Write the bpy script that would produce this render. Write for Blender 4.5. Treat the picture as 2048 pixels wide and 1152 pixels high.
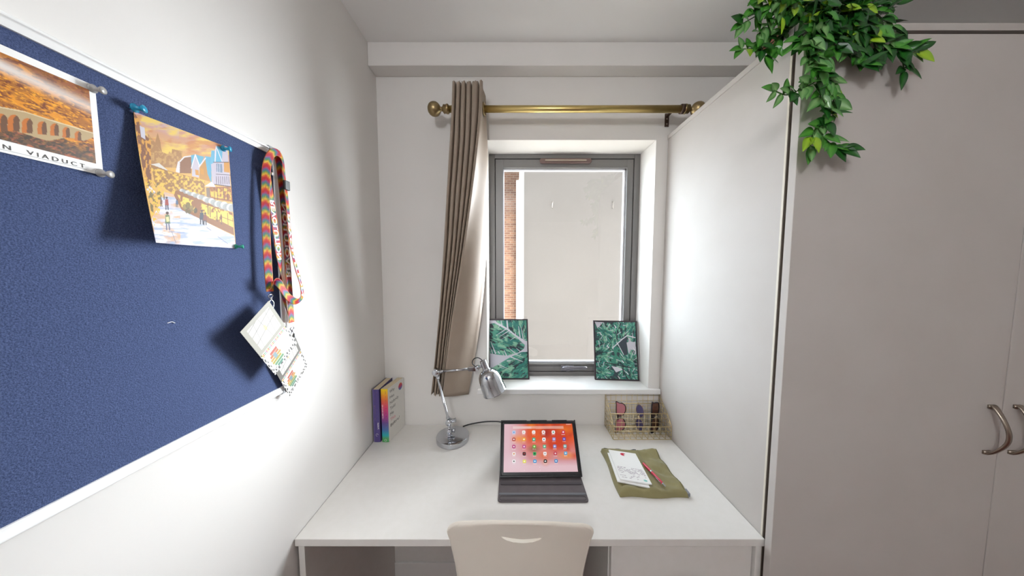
import bpy, bmesh, math, random
import numpy as np
from mathutils import Vector, Matrix
random.seed(7); np.random.seed(7)
for o in list(bpy.data.objects): bpy.data.objects.remove(o)
S = bpy.context.scene; COL = S.collection
PI = math.pi

# ------------------------------------------------------------------ camera, sky, sun, added fill lamp, exposure
FPX = 550.0; PITCH = math.atan(36 / 550); EYE = 1.5
cam = bpy.data.cameras.new('camera'); cam.sensor_width = 36; cam.lens = 36 * FPX / 2048; cam.clip_start = .02
camo = bpy.data.objects.new('camera', cam); COL.objects.link(camo)
camo.location = (0, 0, EYE); camo.rotation_euler = (PI / 2 - PITCH, 0, 0); S.camera = camo

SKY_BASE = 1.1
SKY_FILL_LOBES = [((.69, .70, .05), 7, 38, (.92, .95, 1, 1)), ((-.72, .55, .25), 4, 8, (.80, .90, 1, 1))]
SUN_STRENGTH = 22.0
FILL_LAMP_W = 32.0
EXPOSURE = 0.39
w = bpy.data.worlds.new('sky'); S.world = w; w.use_nodes = True
wn = w.node_tree; wn.nodes.clear()
wo = wn.nodes.new('ShaderNodeOutputWorld'); wb = wn.nodes.new('ShaderNodeBackground')
tc = wn.nodes.new('ShaderNodeTexCoord'); wb.inputs[0].default_value = (.86, .93, 1, 1)
def wmath(op, a, b_=None):
    n = wn.nodes.new('ShaderNodeMath'); n.operation = op
    for i, x in enumerate((a, b_)):
        if x is None: continue
        if isinstance(x, (int, float)): n.inputs[i].default_value = x
        else: wn.links.new(x, n.inputs[i])
    return n.outputs[0]
def lobe(d, power, strength):                # bright lobe added to the unseen sky around d, to light the room
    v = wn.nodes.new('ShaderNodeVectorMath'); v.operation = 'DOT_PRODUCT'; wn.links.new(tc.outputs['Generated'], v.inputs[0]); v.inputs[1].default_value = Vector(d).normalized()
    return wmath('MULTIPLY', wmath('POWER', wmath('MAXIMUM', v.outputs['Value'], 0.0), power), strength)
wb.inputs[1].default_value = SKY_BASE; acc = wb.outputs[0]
for d_, p_, k_, c_ in SKY_FILL_LOBES:
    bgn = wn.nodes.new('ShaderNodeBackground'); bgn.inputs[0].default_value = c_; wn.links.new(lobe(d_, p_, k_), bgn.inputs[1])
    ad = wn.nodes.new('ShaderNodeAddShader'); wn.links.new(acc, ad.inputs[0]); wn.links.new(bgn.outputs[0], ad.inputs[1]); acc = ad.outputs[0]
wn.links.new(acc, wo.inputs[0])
sun = bpy.data.lights.new('sun', 'SUN'); sun.energy = SUN_STRENGTH; sun.angle = R_ = math.radians(.6); sun.color = (1, .96, .90)
suno = bpy.data.objects.new('sun', sun); COL.objects.link(suno); suno.location = (-6, 3, 6)
suno.rotation_euler = Vector((1, -.075, -.42)).to_track_quat('-Z', 'Y').to_euler()
por = bpy.data.lights.new('window_portal', 'AREA'); por.shape = 'RECTANGLE'; por.size = .70; por.size_y = 1.08
por.cycles.is_portal = True
poro = bpy.data.objects.new('window_portal', por); COL.objects.link(poro); poro.location = (.267, 1.53, 1.51)
poro.rotation_euler = (-PI / 2, 0, 0)
S.view_settings.view_transform = 'Standard'; S.view_settings.look = 'None'
S.view_settings.exposure = EXPOSURE; S.view_settings.gamma = 1; S.view_settings.use_curve_mapping = False

# ------------------------------------------------------------------ measuring helpers: where a sight line meets a real plane
CP, SP = math.cos(PITCH), math.sin(PITCH)
def ray(u, v):
    b = -(v - 576) / FPX
    return Vector(((u - 1024) / FPX, CP + b * SP, -SP + b * CP))
def onY(u, v, Y): r = ray(u, v); return Vector((0, 0, EYE)) + r * (Y / r.y)
def onX(u, v, X): r = ray(u, v); return Vector((0, 0, EYE)) + r * (X / r.x)
def onZ(u, v, Z): r = ray(u, v); return Vector((0, 0, EYE)) + r * ((Z - EYE) / r.z)

# ------------------------------------------------------------------ colours and materials
def lin(c):
    if isinstance(c, str):
        c = c.lstrip('#'); c = [int(c[i:i + 2], 16) / 255 for i in (0, 2, 4)]
    return tuple(x / 12.92 if x <= .04045 else ((x + .055) / 1.055) ** 2.4 for x in c)
def mat(name, color, rough=.5, metal=0, noise=None, bump=None, coat=0, spec=None, transmission=0, alpha=1, sheen=0, emit=0):
    m = bpy.data.materials.new(name); m.use_nodes = True; nt = m.node_tree
    b = nt.nodes['Principled BSDF']; c = lin(color)
    b.inputs['Base Color'].default_value = (*c, 1); b.inputs['Roughness'].default_value = rough
    b.inputs['Metallic'].default_value = metal; b.inputs['Coat Weight'].default_value = coat
    if spec is not None: b.inputs['Specular IOR Level'].default_value = spec
    b.inputs['Transmission Weight'].default_value = transmission; b.inputs['Alpha'].default_value = alpha
    b.inputs['Sheen Weight'].default_value = sheen
    if emit: b.inputs['Emission Color'].default_value = (*c, 1); b.inputs['Emission Strength'].default_value = emit
    tcd = nt.nodes.new('ShaderNodeTexCoord')
    if noise:                                    # (scale, second colour, amount)
        n = nt.nodes.new('ShaderNodeTexNoise'); n.inputs['Scale'].default_value = noise[0]; n.inputs['Detail'].default_value = 5
        nt.links.new(tcd.outputs['Object'], n.inputs['Vector'])
        r = nt.nodes.new('ShaderNodeValToRGB'); r.color_ramp.elements[0].position = .5 - noise[2]; r.color_ramp.elements[1].position = .5 + noise[2]
        r.color_ramp.elements[0].color = (*c, 1); r.color_ramp.elements[1].color = (*lin(noise[1]), 1)
        nt.links.new(n.outputs['Fac'], r.inputs[0]); nt.links.new(r.outputs[0], b.inputs['Base Color'])
    if bump:                                     # (scale, strength, distance)
        n = nt.nodes.new('ShaderNodeTexNoise'); n.inputs['Scale'].default_value = bump[0]; n.inputs['Detail'].default_value = 4
        nt.links.new(tcd.outputs['Object'], n.inputs['Vector'])
        bp = nt.nodes.new('ShaderNodeBump'); bp.inputs['Strength'].default_value = bump[1]; bp.inputs['Distance'].default_value = bump[2]
        nt.links.new(n.outputs['Fac'], bp.inputs['Height']); nt.links.new(bp.outputs[0], b.inputs['Normal'])
    return m
def vmat(name, rough=.5, emit=0, coat=0, metal=0, dark=False):    # colours stored on the mesh (printed pictures, leaves, ribbons)
    m = bpy.data.materials.new(name); m.use_nodes = True; nt = m.node_tree; b = nt.nodes['Principled BSDF']
    a = nt.nodes.new('ShaderNodeVertexColor'); a.layer_name = 'paint'
    if dark: b.inputs['Base Color'].default_value = (.01, .01, .012, 1)
    else: nt.links.new(a.outputs[0], b.inputs['Base Color'])
    b.inputs['Roughness'].default_value = rough
    b.inputs['Coat Weight'].default_value = coat; b.inputs['Metallic'].default_value = metal
    if emit:
        nt.links.new(a.outputs[0], b.inputs['Emission Color']); b.inputs['Emission Strength'].default_value = emit
    return m
M = {}
M['wall'] = mat('wall_paint', '#e6e2de', .85, noise=(3, '#e2ded9', .3), bump=(180, .06, .001))
M['ceiling'] = mat('ceiling_paint', '#f0eeec', .9, bump=(120, .05, .001))
M['sill'] = mat('sill_gloss_paint', '#eceae8', .3)
M['lam'] = mat('white_laminate', '#e4e0db', .42, noise=(40, '#e1ddd7', .2), bump=(600, .04, .0004))
M['door'] = mat('wardrobe_laminate', '#c6c0bb', .62, noise=(6, '#bfb8b2', .3), bump=(500, .05, .0004))
M['dark'] = mat('gap_shade_brown', '#5d5148', .8)  # shade of the wardrobe gaps put into the colour
M['edge'] = mat('edge_banding', '#ddd5c6', .45)
M['alu'] = mat('grey_window_aluminium', '#757270', .42, metal=.1)
M['handle_grey'] = mat('dark_satin_handle', '#7d7a80', .3, metal=.9)
M['gasket'] = mat('rubber_gasket', '#3c3a3c', .7)
M['bead'] = mat('white_glazing_bead', '#e8e8ec', .3)
M['brown_plastic'] = mat('brown_vent_plastic', '#6a524d', .3, coat=.4)
M['steel'] = mat('polished_chrome', '#bfc1c6', .07, metal=1)
M['satin'] = mat('satin_nickel', '#a89c8f', .32, metal=1)
M['brass'] = mat('antique_brass', '#d6bf80', .34, metal=1, noise=(30, '#cbb272', .3))
M['brass_dark'] = mat('aged_brass', '#a08c66', .35, metal=1)
M['bronze'] = mat('dark_bronze', '#5b4a40', .4, metal=.8)
M['curtain'] = mat('taupe_satin_curtain', '#9a8a7b', .58, noise=(15, '#938374', .3), bump=(900, .08, .0004))
M['carpet'] = mat('red_brown_carpet', '#7a4436', .95, noise=(60, '#68372c', .2), bump=(400, .5, .003))
M['felt'] = mat('navy_felt', '#2f3d60', .95, noise=(650, '#4c5a80', .14), bump=(500, .6, .002))
M['frame_alu'] = mat('white_board_frame', '#efeeec', .3)
M['cap'] = mat('grey_corner_plastic', '#9a9a9b', .5)
M['black'] = mat('black_plastic', '#17161a', .35)
M['folio'] = mat('grey_leatherette', '#5f5759', .62, noise=(25, '#534b4e', .25), bump=(300, .15, .0006))
M['folio_edge'] = mat('dark_leatherette_edge', '#423c40', .6)
M['paper'] = mat('white_paper', '#f1efec', .6)
M['pages'] = mat('book_pages', '#d8c9ae', .8, noise=(300, '#c9b897', .2))
M['chair'] = mat('cream_white_plastic', '#f1e9dc', .5, noise=(4, '#ede4d6', .3))
M['tube'] = mat('grey_steel_tube', '#a8a6a3', .35, metal=.6)
M['wire'] = mat('pale_gold_wire', '#d9c79a', .3, metal=.75)
M['olive'] = mat('olive_canvas', '#90875c', .75, noise=(22, '#817850', .3), bump=(700, .2, .0006), sheen=.2)
M['navy'] = mat('navy_zip_tape', '#2b3442', .7)
M['grey_cloth'] = mat('grey_label', '#84868c', .7)
M['pen_red'] = mat('crimson_pen', '#c71d3f', .3, coat=.4)
M['frame_dark'] = mat('dark_picture_frame', '#352a30', .35)
M['blue_pin'] = mat('blue_pin_plastic', '#2a9cc4', .25, transmission=.2)
M['green_pin'] = mat('green_pin_plastic', '#2fa58a', .25, transmission=.2)
M['white_pin'] = mat('white_pin_plastic', '#f0efec', .3)
M['clear_pin'] = mat('grey_pin_plastic', '#b9b6b2', .25, transmission=.3)
M['terracotta'] = mat('red_brown_pot', '#7a3d2d', .7)
M['soil'] = mat('potting_soil', '#2b211b', .95, bump=(80, .6, .01))
M['stem'] = mat('vine_stem', '#3c5a2a', .6)
M['pink_lens'] = mat('pink_lens', '#d2808e', .1, alpha=.72, coat=.5)
M['tort'] = mat('tortoiseshell_frame', '#3a2320', .3, noise=(120, '#1e1214', .15))
M['violet_lens'] = mat('violet_blue_lens', '#5d5780', .12, alpha=.9, coat=.5)
M['gold_thin'] = mat('thin_gold_frame', '#c2a184', .25, metal=.9)
M['brown_lens'] = mat('brown_lens', '#5a3226', .12, alpha=.9, coat=.5)
M['black_frame'] = mat('black_glasses_frame', '#1f1a20', .3)
M['cream_render'] = mat('cream_render', '#8f8781', .95, noise=(2, '#8b837d', .3))
M['cream_hook'] = mat('cream_metal', '#a39a92', .6)
M['white_trim'] = mat('white_outdoor_paint', '#e8e8e6', .7)
M['ink'] = mat('dark_ink', '#4d4a48', .7)
M['white_ink'] = mat('white_print', '#f2efe9', .6)
M['gold_ink'] = mat('gold_print', '#b48a68', .5)
M['pink_ink'] = mat('pink_print', '#e07a8a', .6)
M['lamp_glow'] = mat('lit_diffuser', '#fff2e2', .5, emit=1.5)
M['tarmac'] = mat('pale_paving', '#dcd8d2', .9, noise=(3, '#d0ccc5', .3))
def glass_mat():
    m = bpy.data.materials.new('window_glass'); m.use_nodes = True; nt = m.node_tree; nt.nodes.clear()
    o = nt.nodes.new('ShaderNodeOutputMaterial'); mx = nt.nodes.new('ShaderNodeMixShader'); t = nt.nodes.new('ShaderNodeBsdfTransparent')
    g = nt.nodes.new('ShaderNodeBsdfGlossy'); g.inputs['Roughness'].default_value = .02; mx.inputs[0].default_value = .035
    t.inputs[0].default_value = (.96, .98, .98, 1)
    nt.links.new(t.outputs[0], mx.inputs[1]); nt.links.new(g.outputs[0], mx.inputs[2]); nt.links.new(mx.outputs[0], o.inputs[0]); return m
M['glass'] = glass_mat()
def globe_mat():
    m = bpy.data.materials.new('frosted_globe'); m.use_nodes = True; nt = m.node_tree; nt.nodes.clear()
    o = nt.nodes.new('ShaderNodeOutputMaterial'); mx = nt.nodes.new('ShaderNodeMixShader'); t = nt.nodes.new('ShaderNodeBsdfTransparent'); d = nt.nodes.new('ShaderNodeBsdfTranslucent')
    mx.inputs[0].default_value = .2; nt.links.new(t.outputs[0], mx.inputs[1]); nt.links.new(d.outputs[0], mx.inputs[2]); nt.links.new(mx.outputs[0], o.inputs[0]); return m
M['globe'] = globe_mat()
def brick_mat():
    m = bpy.data.materials.new('brown_brickwork'); m.use_nodes = True; nt = m.node_tree; b = nt.nodes['Principled BSDF']
    g = nt.nodes.new('ShaderNodeNewGeometry'); s = nt.nodes.new('ShaderNodeSeparateXYZ'); c = nt.nodes.new('ShaderNodeCombineXYZ')
    ad = nt.nodes.new('ShaderNodeMath'); ad.operation = 'ADD'
    nt.links.new(g.outputs['Position'], s.inputs[0]); nt.links.new(s.outputs[0], ad.inputs[0]); nt.links.new(s.outputs[1], ad.inputs[1])
    nt.links.new(ad.outputs[0], c.inputs[0]); nt.links.new(s.outputs[2], c.inputs[1])
    br = nt.nodes.new('ShaderNodeTexBrick'); nt.links.new(c.outputs[0], br.inputs['Vector'])
    br.inputs['Scale'].default_value = 1; br.inputs['Brick Width'].default_value = .225; br.inputs['Row Height'].default_value = .075
    br.inputs['Mortar Size'].default_value = .008
    br.inputs['Color1'].default_value = (*lin('#8a6450'), 1); br.inputs['Color2'].default_value = (*lin('#6c4a3c'), 1); br.inputs['Mortar'].default_value = (*lin('#8e8070'), 1)
    nt.links.new(br.outputs[0], b.inputs['Base Color']); b.inputs['Roughness'].default_value = .9; return m
M['brick'] = brick_mat()
V_PRINT = vmat('printed_picture', .35, coat=.15); V_MATTE = vmat('printed_card', .55); V_SCREEN = vmat('lit_screen', .15, emit=.72, dark=True)
V_LEAF = vmat('variegated_leaf', .3, coat=.2); V_RIBBON = vmat('woven_ribbon', .6); V_SPINE = vmat('printed_spine', .35)

# ------------------------------------------------------------------ mesh collector
class MB:
    def __init__(s): s.v = []; s.f = []
    def add(s, vs, fs):
        n = len(s.v); s.v += [tuple(p) for p in vs]; s.f += [[i + n for i in f] for f in fs]; return s
    def box(s, a, b):
        x0, y0, z0 = a; x1, y1, z1 = b
        return s.add([(x0,y0,z0),(x1,y0,z0),(x1,y1,z0),(x0,y1,z0),(x0,y0,z1),(x1,y0,z1),(x1,y1,z1),(x0,y1,z1)],
                     [(0,3,2,1),(4,5,6,7),(0,1,5,4),(1,2,6,5),(2,3,7,6),(3,0,4,7)])
    def prism(s, pts, d):                        # closed outline pushed along d
        d = Vector(d); n = len(pts); P = [Vector(p) for p in pts]; Q = [p + d for p in P]
        return s.add(P + Q, [list(range(n))[::-1], list(range(n, 2 * n))] + [[i, (i + 1) % n, (i + 1) % n + n, i + n] for i in range(n)])
    def tube(s, pts, r, n=10, closed=False, caps=True):
        P = [Vector(p) for p in pts]; m = len(P); rs = r if isinstance(r, (list, tuple)) else [r] * m
        rings = []; up = None
        for i, p in enumerate(P):
            a = P[(i - 1) % m] if (i or closed) else P[0]; b = P[(i + 1) % m] if (i < m - 1 or closed) else P[-1]
            t = (b - a).normalized()
            if up is None:
                up = Vector((0, 0, 1)) if abs(t.z) < .9 else Vector((1, 0, 0))
            up = (up - t * up.dot(t)); up = up.normalized() if up.length > 1e-6 else t.orthogonal().normalized()
            q = t.cross(up)
            rings.append([p + (up * math.cos(2 * PI * k / n) + q * math.sin(2 * PI * k / n)) * rs[i] for k in range(n)])
        vs = [x for rg in rings for x in rg]; fs = []
        for i in range(m if closed else m - 1):
            j = (i + 1) % m
            for k in range(n): fs.append((i * n + k, i * n + (k + 1) % n, j * n + (k + 1) % n, j * n + k))
        if caps and not closed: fs += [list(range(n))[::-1], [(m - 1) * n + k for k in range(n)]]
        return s.add(vs, fs)
    def lathe(s, o, d, prof, n=40):              # prof: (height along d, radius)
        o = Vector(o); d = Vector(d).normalized(); a = d.orthogonal().normalized(); b = d.cross(a); vs = []; fs = []
        for h, r in prof:
            for k in range(n):
                t = 2 * PI * k / n; vs.append(o + d * h + (a * math.cos(t) + b * math.sin(t)) * max(r, 1e-5))
        m = len(prof)
        for i in range(m - 1):
            for k in range(n): fs.append((i * n + k, i * n + (k + 1) % n, (i + 1) * n + (k + 1) % n, (i + 1) * n + k))
        fs += [list(range(n))[::-1], [(m - 1) * n + k for k in range(n)]]
        return s.add(vs, fs)
    def grid(s, F, nu, nv):                      # F(i/nu, j/nv) -> point
        vs = [F(i / nu, j / nv) for j in range(nv + 1) for i in range(nu + 1)]
        return s.add(vs, [(j * (nu + 1) + i, j * (nu + 1) + i + 1, (j + 1) * (nu + 1) + i + 1, (j + 1) * (nu + 1) + i) for j in range(nv) for i in range(nu)])
def spline(pts, n=8, closed=False):
    P = [Vector(p) for p in pts]; m = len(P); out = []
    for i in range(m if closed else m - 1):
        g = lambda k: P[k % m] if closed else P[min(max(k, 0), m - 1)]
        a, b, c, d = g(i - 1), g(i), g(i + 1), g(i + 2)
        for k in range(n):
            t = k / n; out.append(.5 * ((2 * b) + (c - a) * t + (2 * a - 5 * b + 4 * c - d) * t * t + (3 * b - a - 3 * c + d) * t ** 3))
    if not closed: out.append(P[-1])
    return out

def put(name, mb, material, parent=None, smooth=False, bevel=0, seg=2, thick=0, colors=None, subsurf=0, origin=None, recalc=True):
    me = bpy.data.meshes.new(name)
    vs = [Vector(v) for v in mb.v]
    if parent is not None:
        off = parent.location.copy() if parent.parent is None else parent['_w']
        off = Vector(off)
        base = Vector((0, 0, 0))
    else:
        if origin is None:
            xs = [v.x for v in vs]; ys = [v.y for v in vs]; zs = [v.z for v in vs]
            origin = Vector(((min(xs) + max(xs)) / 2, (min(ys) + max(ys)) / 2, min(zs)))
        off = Vector(origin)
    me.from_pydata([v - off for v in vs], [], mb.f)
    if recalc:
        bm = bmesh.new(); bm.from_mesh(me); bmesh.ops.recalc_face_normals(bm, faces=bm.faces); bm.to_mesh(me); bm.free()
    if smooth:
        me.polygons.foreach_set('use_smooth', [True] * len(me.polygons))
    mats = material if isinstance(material, (list, tuple)) else [material]
    for m in mats: me.materials.append(m)
    if colors is not None:
        ca = me.color_attributes.new('paint', 'FLOAT_COLOR', 'POINT'); ca.data.foreach_set('color', np.asarray(colors, dtype=np.float32).ravel())
    o = bpy.data.objects.new(name, me); COL.objects.link(o)
    if parent is not None:
        o.parent = parent
        if parent.parent is None: W_[o.name] = off
    else: o.location = off
    if thick:
        md = o.modifiers.new('thickness', 'SOLIDIFY'); md.thickness = thick; md.offset = 0
    if bevel:
        md = o.modifiers.new('bevel', 'BEVEL'); md.width = bevel; md.segments = seg; md.limit_method = 'ANGLE'; md.angle_limit = math.radians(40)
        if not smooth:
            me.polygons.foreach_set('use_smooth', [True] * len(me.polygons)); md.harden_normals = True
    if subsurf:
        md = o.modifiers.new('subsurf', 'SUBSURF'); md.levels = subsurf; md.render_levels = subsurf
    return o
W_ = {}
def sub(name, mb, material, part, **k):          # a sub-part: its parent is itself a part whose origin sits at its thing's origin
    off = part.parent.location
    mb2 = MB(); mb2.v = [tuple(Vector(v) - off) for v in mb.v]; mb2.f = mb.f
    o = put(name, mb2, material, None, origin=Vector((0, 0, 0)), **k); o.parent = part; o.location = (0, 0, 0); return o
def tag(o, label, cat, group=None, kind=None):
    o['label'] = label; o['category'] = cat
    if group: o['group'] = group
    if kind: o['kind'] = kind
    return o
def thing(name, loc, label=None, cat=None, group=None, kind=None):
    o = bpy.data.objects.new(name, None); COL.objects.link(o); o.location = loc; o.empty_display_size = .05
    if label: tag(o, label, cat, group, kind)
    elif kind: o['kind'] = kind
    return o
def struct(name, mb, m, **k):
    o = put(name, mb, m, **k); o['kind'] = 'structure'; return o

def text_mesh(s, bold=0.0, extrude=0, shear=0, spacing=1.0):
    cu = bpy.data.curves.new('t', 'FONT'); cu.body = s; cu.size = 1; cu.offset = bold; cu.extrude = extrude; cu.shear = shear; cu.resolution_u = 3
    cu.space_character = spacing
    ob = bpy.data.objects.new('t', cu); COL.objects.link(ob); bpy.context.view_layer.update()
    dg = bpy.context.evaluated_depsgraph_get(); me = bpy.data.meshes.new_from_object(ob.evaluated_get(dg))
    vs = [tuple(v.co) for v in me.vertices]; fs = [list(p.vertices) for p in me.polygons]
    bpy.data.objects.remove(ob); bpy.data.curves.remove(cu); bpy.data.meshes.remove(me)
    return vs, fs
def text_on(mb, s, org, right, up, height, width=None, bold=.0, align='l', shear=0, spacing=1.0):
    """letters laid on a surface: cap height and total width in metres"""
    vs, fs = text_mesh(s, bold, 0, shear, spacing)
    xs = [v[0] for v in vs]; x0, x1 = min(xs), max(xs)
    sy = height / .7; sx = (width / (x1 - x0)) if width else sy
    ox = {'l': x0, 'c': (x0 + x1) / 2, 'r': x1}[align]
    org = Vector(org); right = Vector(right); up = Vector(up)
    return mb.add([org + right * ((v[0] - ox) * sx) + up * (v[1] * sy) for v in vs], fs)

# ------------------------------------------------------------------ painting prints: a fine grid whose colours are painted with shapes
def homog(src, dst):
    A = []; b = []
    for (x, y), (X, Y) in zip(src, dst):
        A += [[x, y, 1, 0, 0, 0, -X * x, -X * y], [0, 0, 0, x, y, 1, -Y * x, -Y * y]]; b += [X, Y]
    h = np.linalg.solve(np.array(A, float), np.array(b, float)); return np.append(h, 1).reshape(3, 3)
def vnoise(X, Y, seed, octaves=4):
    rng = np.random.RandomState(seed); out = np.zeros_like(X); amp = 1; tot = 0; f = 1
    for _ in range(octaves):
        t = rng.rand(64, 64); x = X * f; y = Y * f; xi = np.floor(x).astype(int); yi = np.floor(y).astype(int); fx = x - xi; fy = y - yi
        fx = fx * fx * (3 - 2 * fx); fy = fy * fy * (3 - 2 * fy); g = lambda a, b: t[b % 64, a % 64]
        out += amp * ((g(xi, yi) * (1 - fx) + g(xi + 1, yi) * fx) * (1 - fy) + (g(xi, yi + 1) * (1 - fx) + g(xi + 1, yi + 1) * fx) * fy)
        tot += amp; amp *= .5; f *= 2.03
    return out / tot
class Paint:
    def __init__(s, W, H, quad=None, base='#ffffff'):   # quad: TL, TR, BR, BL in the units the shapes are given in
        s.W, s.H = W, H; j, i = np.mgrid[0:H, 0:W]; s.s = i / (W - 1); s.t = 1 - j / (H - 1)
        if quad is None: quad = [(0, 0), (1, 0), (1, 1), (0, 1)]
        h = homog([(0, 1), (1, 1), (1, 0), (0, 0)], quad); s.h = h
        d = h[2, 0] * s.s + h[2, 1] * s.t + h[2, 2]
        s.X = (h[0, 0] * s.s + h[0, 1] * s.t + h[0, 2]) / d; s.Y = (h[1, 0] * s.s + h[1, 1] * s.t + h[1, 2]) / d
        s.c = np.zeros((H, W, 3)); s.c[:] = lin(base)
    def blend(s, m, c):
        m = np.clip(m, 0, 1)[..., None]; s.c = s.c * (1 - m) + np.array(lin(c)) * m
    def mask(s, pts):
        inside = np.zeros(s.X.shape, bool); n = len(pts)
        for i in range(n):
            x0, y0 = pts[i]; x1, y1 = pts[(i + 1) % n]
            if y0 == y1: continue
            cnd = ((y0 > s.Y) != (y1 > s.Y)) & (s.X < (x1 - x0) * (s.Y - y0) / (y1 - y0) + x0); inside ^= cnd
        return inside.astype(float)
    def poly(s, pts, c, a=1): m = s.mask(pts) * a; s.blend(m, c); return m
    def smooth(s, pts, c, a=1, n=6):
        q = [(p.x, p.y) for p in spline([(x, y, 0) for x, y in pts], n, True)]; m = s.mask(q) * a; s.blend(m, c); return m
    def line(s, pts, w0, c, a=1, w1=None):
        w1 = w0 if w1 is None else w1; tot = len(pts) - 1; best = np.zeros(s.X.shape)
        for i in range(tot):
            (x0, y0), (x1, y1) = pts[i], pts[i + 1]; dx, dy = x1 - x0, y1 - y0; L = dx * dx + dy * dy + 1e-9
            t = np.clip(((s.X - x0) * dx + (s.Y - y0) * dy) / L, 0, 1); d = np.hypot(s.X - x0 - t * dx, s.Y - y0 - t * dy)
            ww = w0 + (w1 - w0) * (i + t) / tot
            best = np.maximum(best, np.clip(ww / 2 - d + .6, 0, 1) * (ww > .05))
        s.blend(best * a, c)
    def disc(s, x, y, rx, c, ry=None, a=1, soft=0):
        ry = ry or rx; d = np.hypot((s.X - x) / rx, (s.Y - y) / ry)
        m = np.clip((1 - d) / soft, 0, 1) if soft else (d < 1).astype(float); s.blend(m * a, c)
    def noise(s, scx, scy, c, lo, hi, seed, mask=1, ang=0):
        ca, sa = math.cos(ang), math.sin(ang); x = s.X * ca + s.Y * sa; y = -s.X * sa + s.Y * ca
        n = vnoise(x / scx + 100, y / scy + 100, seed); s.blend(np.clip((n - lo) / (hi - lo), 0, 1) * mask, c)
    def colors(s): return np.concatenate([s.c.reshape(-1, 3), np.ones((s.W * s.H, 1))], 1)
    def mesh(s, F):                                     # F(s, t arrays) -> x, y, z arrays
        x, y, z = F(s.s.ravel(), s.t.ravel()); mb = MB(); mb.v = [tuple(p) for p in np.stack([x, y, z], 1).tolist()]
        W, H = s.W, s.H; mb.f = [(j * W + i, (j + 1) * W + i, (j + 1) * W + i + 1, j * W + i + 1) for j in range(H - 1) for i in range(W - 1)]
        return mb
def bil(TL, TR, BR, BL):
    TL, TR, BR, BL = [np.array(p, float) for p in (TL, TR, BR, BL)]
    def F(s, t):
        P = (TL[:, None] * (1 - s) + TR[:, None] * s) * t + (BL[:, None] * (1 - s) + BR[:, None] * s) * (1 - t); return P[0], P[1], P[2]
    return F

# ================================================================== THE ROOM
XL, XP, YW, ZC, ZF = -.609, .708, 1.29, 2.457, -.025
RX, RY = 2.3, -2.6                     # right wall and the wall behind the camera
struct('floor', MB().box((XL - .1, RY - .1, ZF - .1), (RX + .1, YW + .1, ZF)), M['carpet'])
struct('ceiling', MB().box((XL - .1, RY - .1, ZC), (RX + .1, YW + .25, ZC + .12)), M['ceiling'])
struct('wall_left', MB().box((XL - .12, RY - .1, ZF), (XL, YW + .25, ZC)), M['wall'])
struct('wall_right', MB().box((RX, RY - .1, ZF), (RX + .12, YW + .25, ZC)), M['wall'])
struct('wall_rear', MB().box((XL, RY - .12, ZF), (RX, RY, ZC)), M['wall'])
OX0, OX1, OZ0, OZ1, WT = -.118, .655, .934, 2.089, .25     # window opening
b = MB()
b.box((XL, YW, ZF), (OX0, YW + WT, ZC)); b.box((OX1, YW, ZF), (RX, YW + WT, ZC))
b.box((OX0, YW, ZF), (OX1, YW + WT, OZ0 - .025)); b.box((OX0, YW, OZ1), (OX1, YW + WT, ZC))
struct('wall_back', b, M['wall'])
struct('trim_1', MB().box((XL, 1.22, 2.362), (RX, YW, ZC)), M['wall'], bevel=.003)         # boxed-in beam along the back wall
struct('trim_2', MB().box((OX0, YW - .005, OZ0 - .025), (OX1, YW + .17, OZ0)).box((-.165, 1.270, OZ0 - .025), (XP - .001, YW - .0005, OZ0)), M['sill'], bevel=.004)
struct('baseboard_back', MB().box((-.583, YW - .016, ZF), (.27, YW, .0455)), M['wall'], bevel=.002)
struct('baseboard_left', MB().box((XL, RY, ZF), (XL + .014, .70, .07)), M['wall'], bevel=.002)

# ---- window
WY = 1.44
win = thing('window_1', ((OX0 + OX1) / 2, WY, OZ0), kind='structure')
b = MB(); fx0, fx1, fz0, fz1 = OX0, OX1, OZ0, OZ1
b.box((fx0, WY, fz0), (fx0 + .030, WY + .07, fz1)); b.box((fx1 - .030, WY, fz0), (fx1, WY + .07, fz1))
b.box((fx0 + .03, WY, fz1 - .022), (fx1 - .03, WY + .07, fz1)); b.box((fx0 + .03, WY, fz0), (fx1 - .03, WY + .07, fz0 + .022))
put('window_frame', b, M['alu'], win, bevel=.0015)
gx0, gx1, gz0, gz1 = -.045, .590, 1.000, 2.022
sx0, sx1, sz0, sz1 = fx0 + .033, fx1 - .033, fz0 + .025, fz1 - .025
b = MB(); y0, y1 = WY + .004, WY + .062
b.box((sx0, y0, sz0), (gx0, y1, sz1)); b.box((gx1, y0, sz0), (sx1, y1, sz1)); b.box((gx0, y0, gz1), (gx1, y1, sz1)); b.box((gx0, y0, sz0), (gx1, y1, gz0))
put('sash', b, M['alu'], win, bevel=.0015)
b = MB(); e = .003
for (a, c) in (((sx0 - e, WY + .012, sz0 - e), (sx0, y1, sz1 + e)), ((sx1, WY + .012, sz0 - e), (sx1 + e, y1, sz1 + e)), ((sx0, WY + .012, sz1), (sx1, y1, sz1 + e)), ((sx0, WY + .012, sz0 - e), (sx1, y1, sz0))): b.box(a, c)
b.box((gx0, WY + .003, gz0 - .014), (gx1, WY + .0045, gz0 - .011))
put('rubber_seal', b, M['gasket'], win)
b = MB(); q = .008
b.box((gx0, WY + .02, gz1 - q), (gx1, WY + .04, gz1)); b.box((gx0, WY + .02, gz0), (gx1, WY + .04, gz0 + q)); b.box((gx0, WY + .02, gz0), (gx0 + .004, WY + .04, gz1)); b.box((gx1 - q, WY + .02, gz0), (gx1, WY + .04, gz1))
put('glazing_bead', b, M['bead'], win, bevel=.001)
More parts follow.
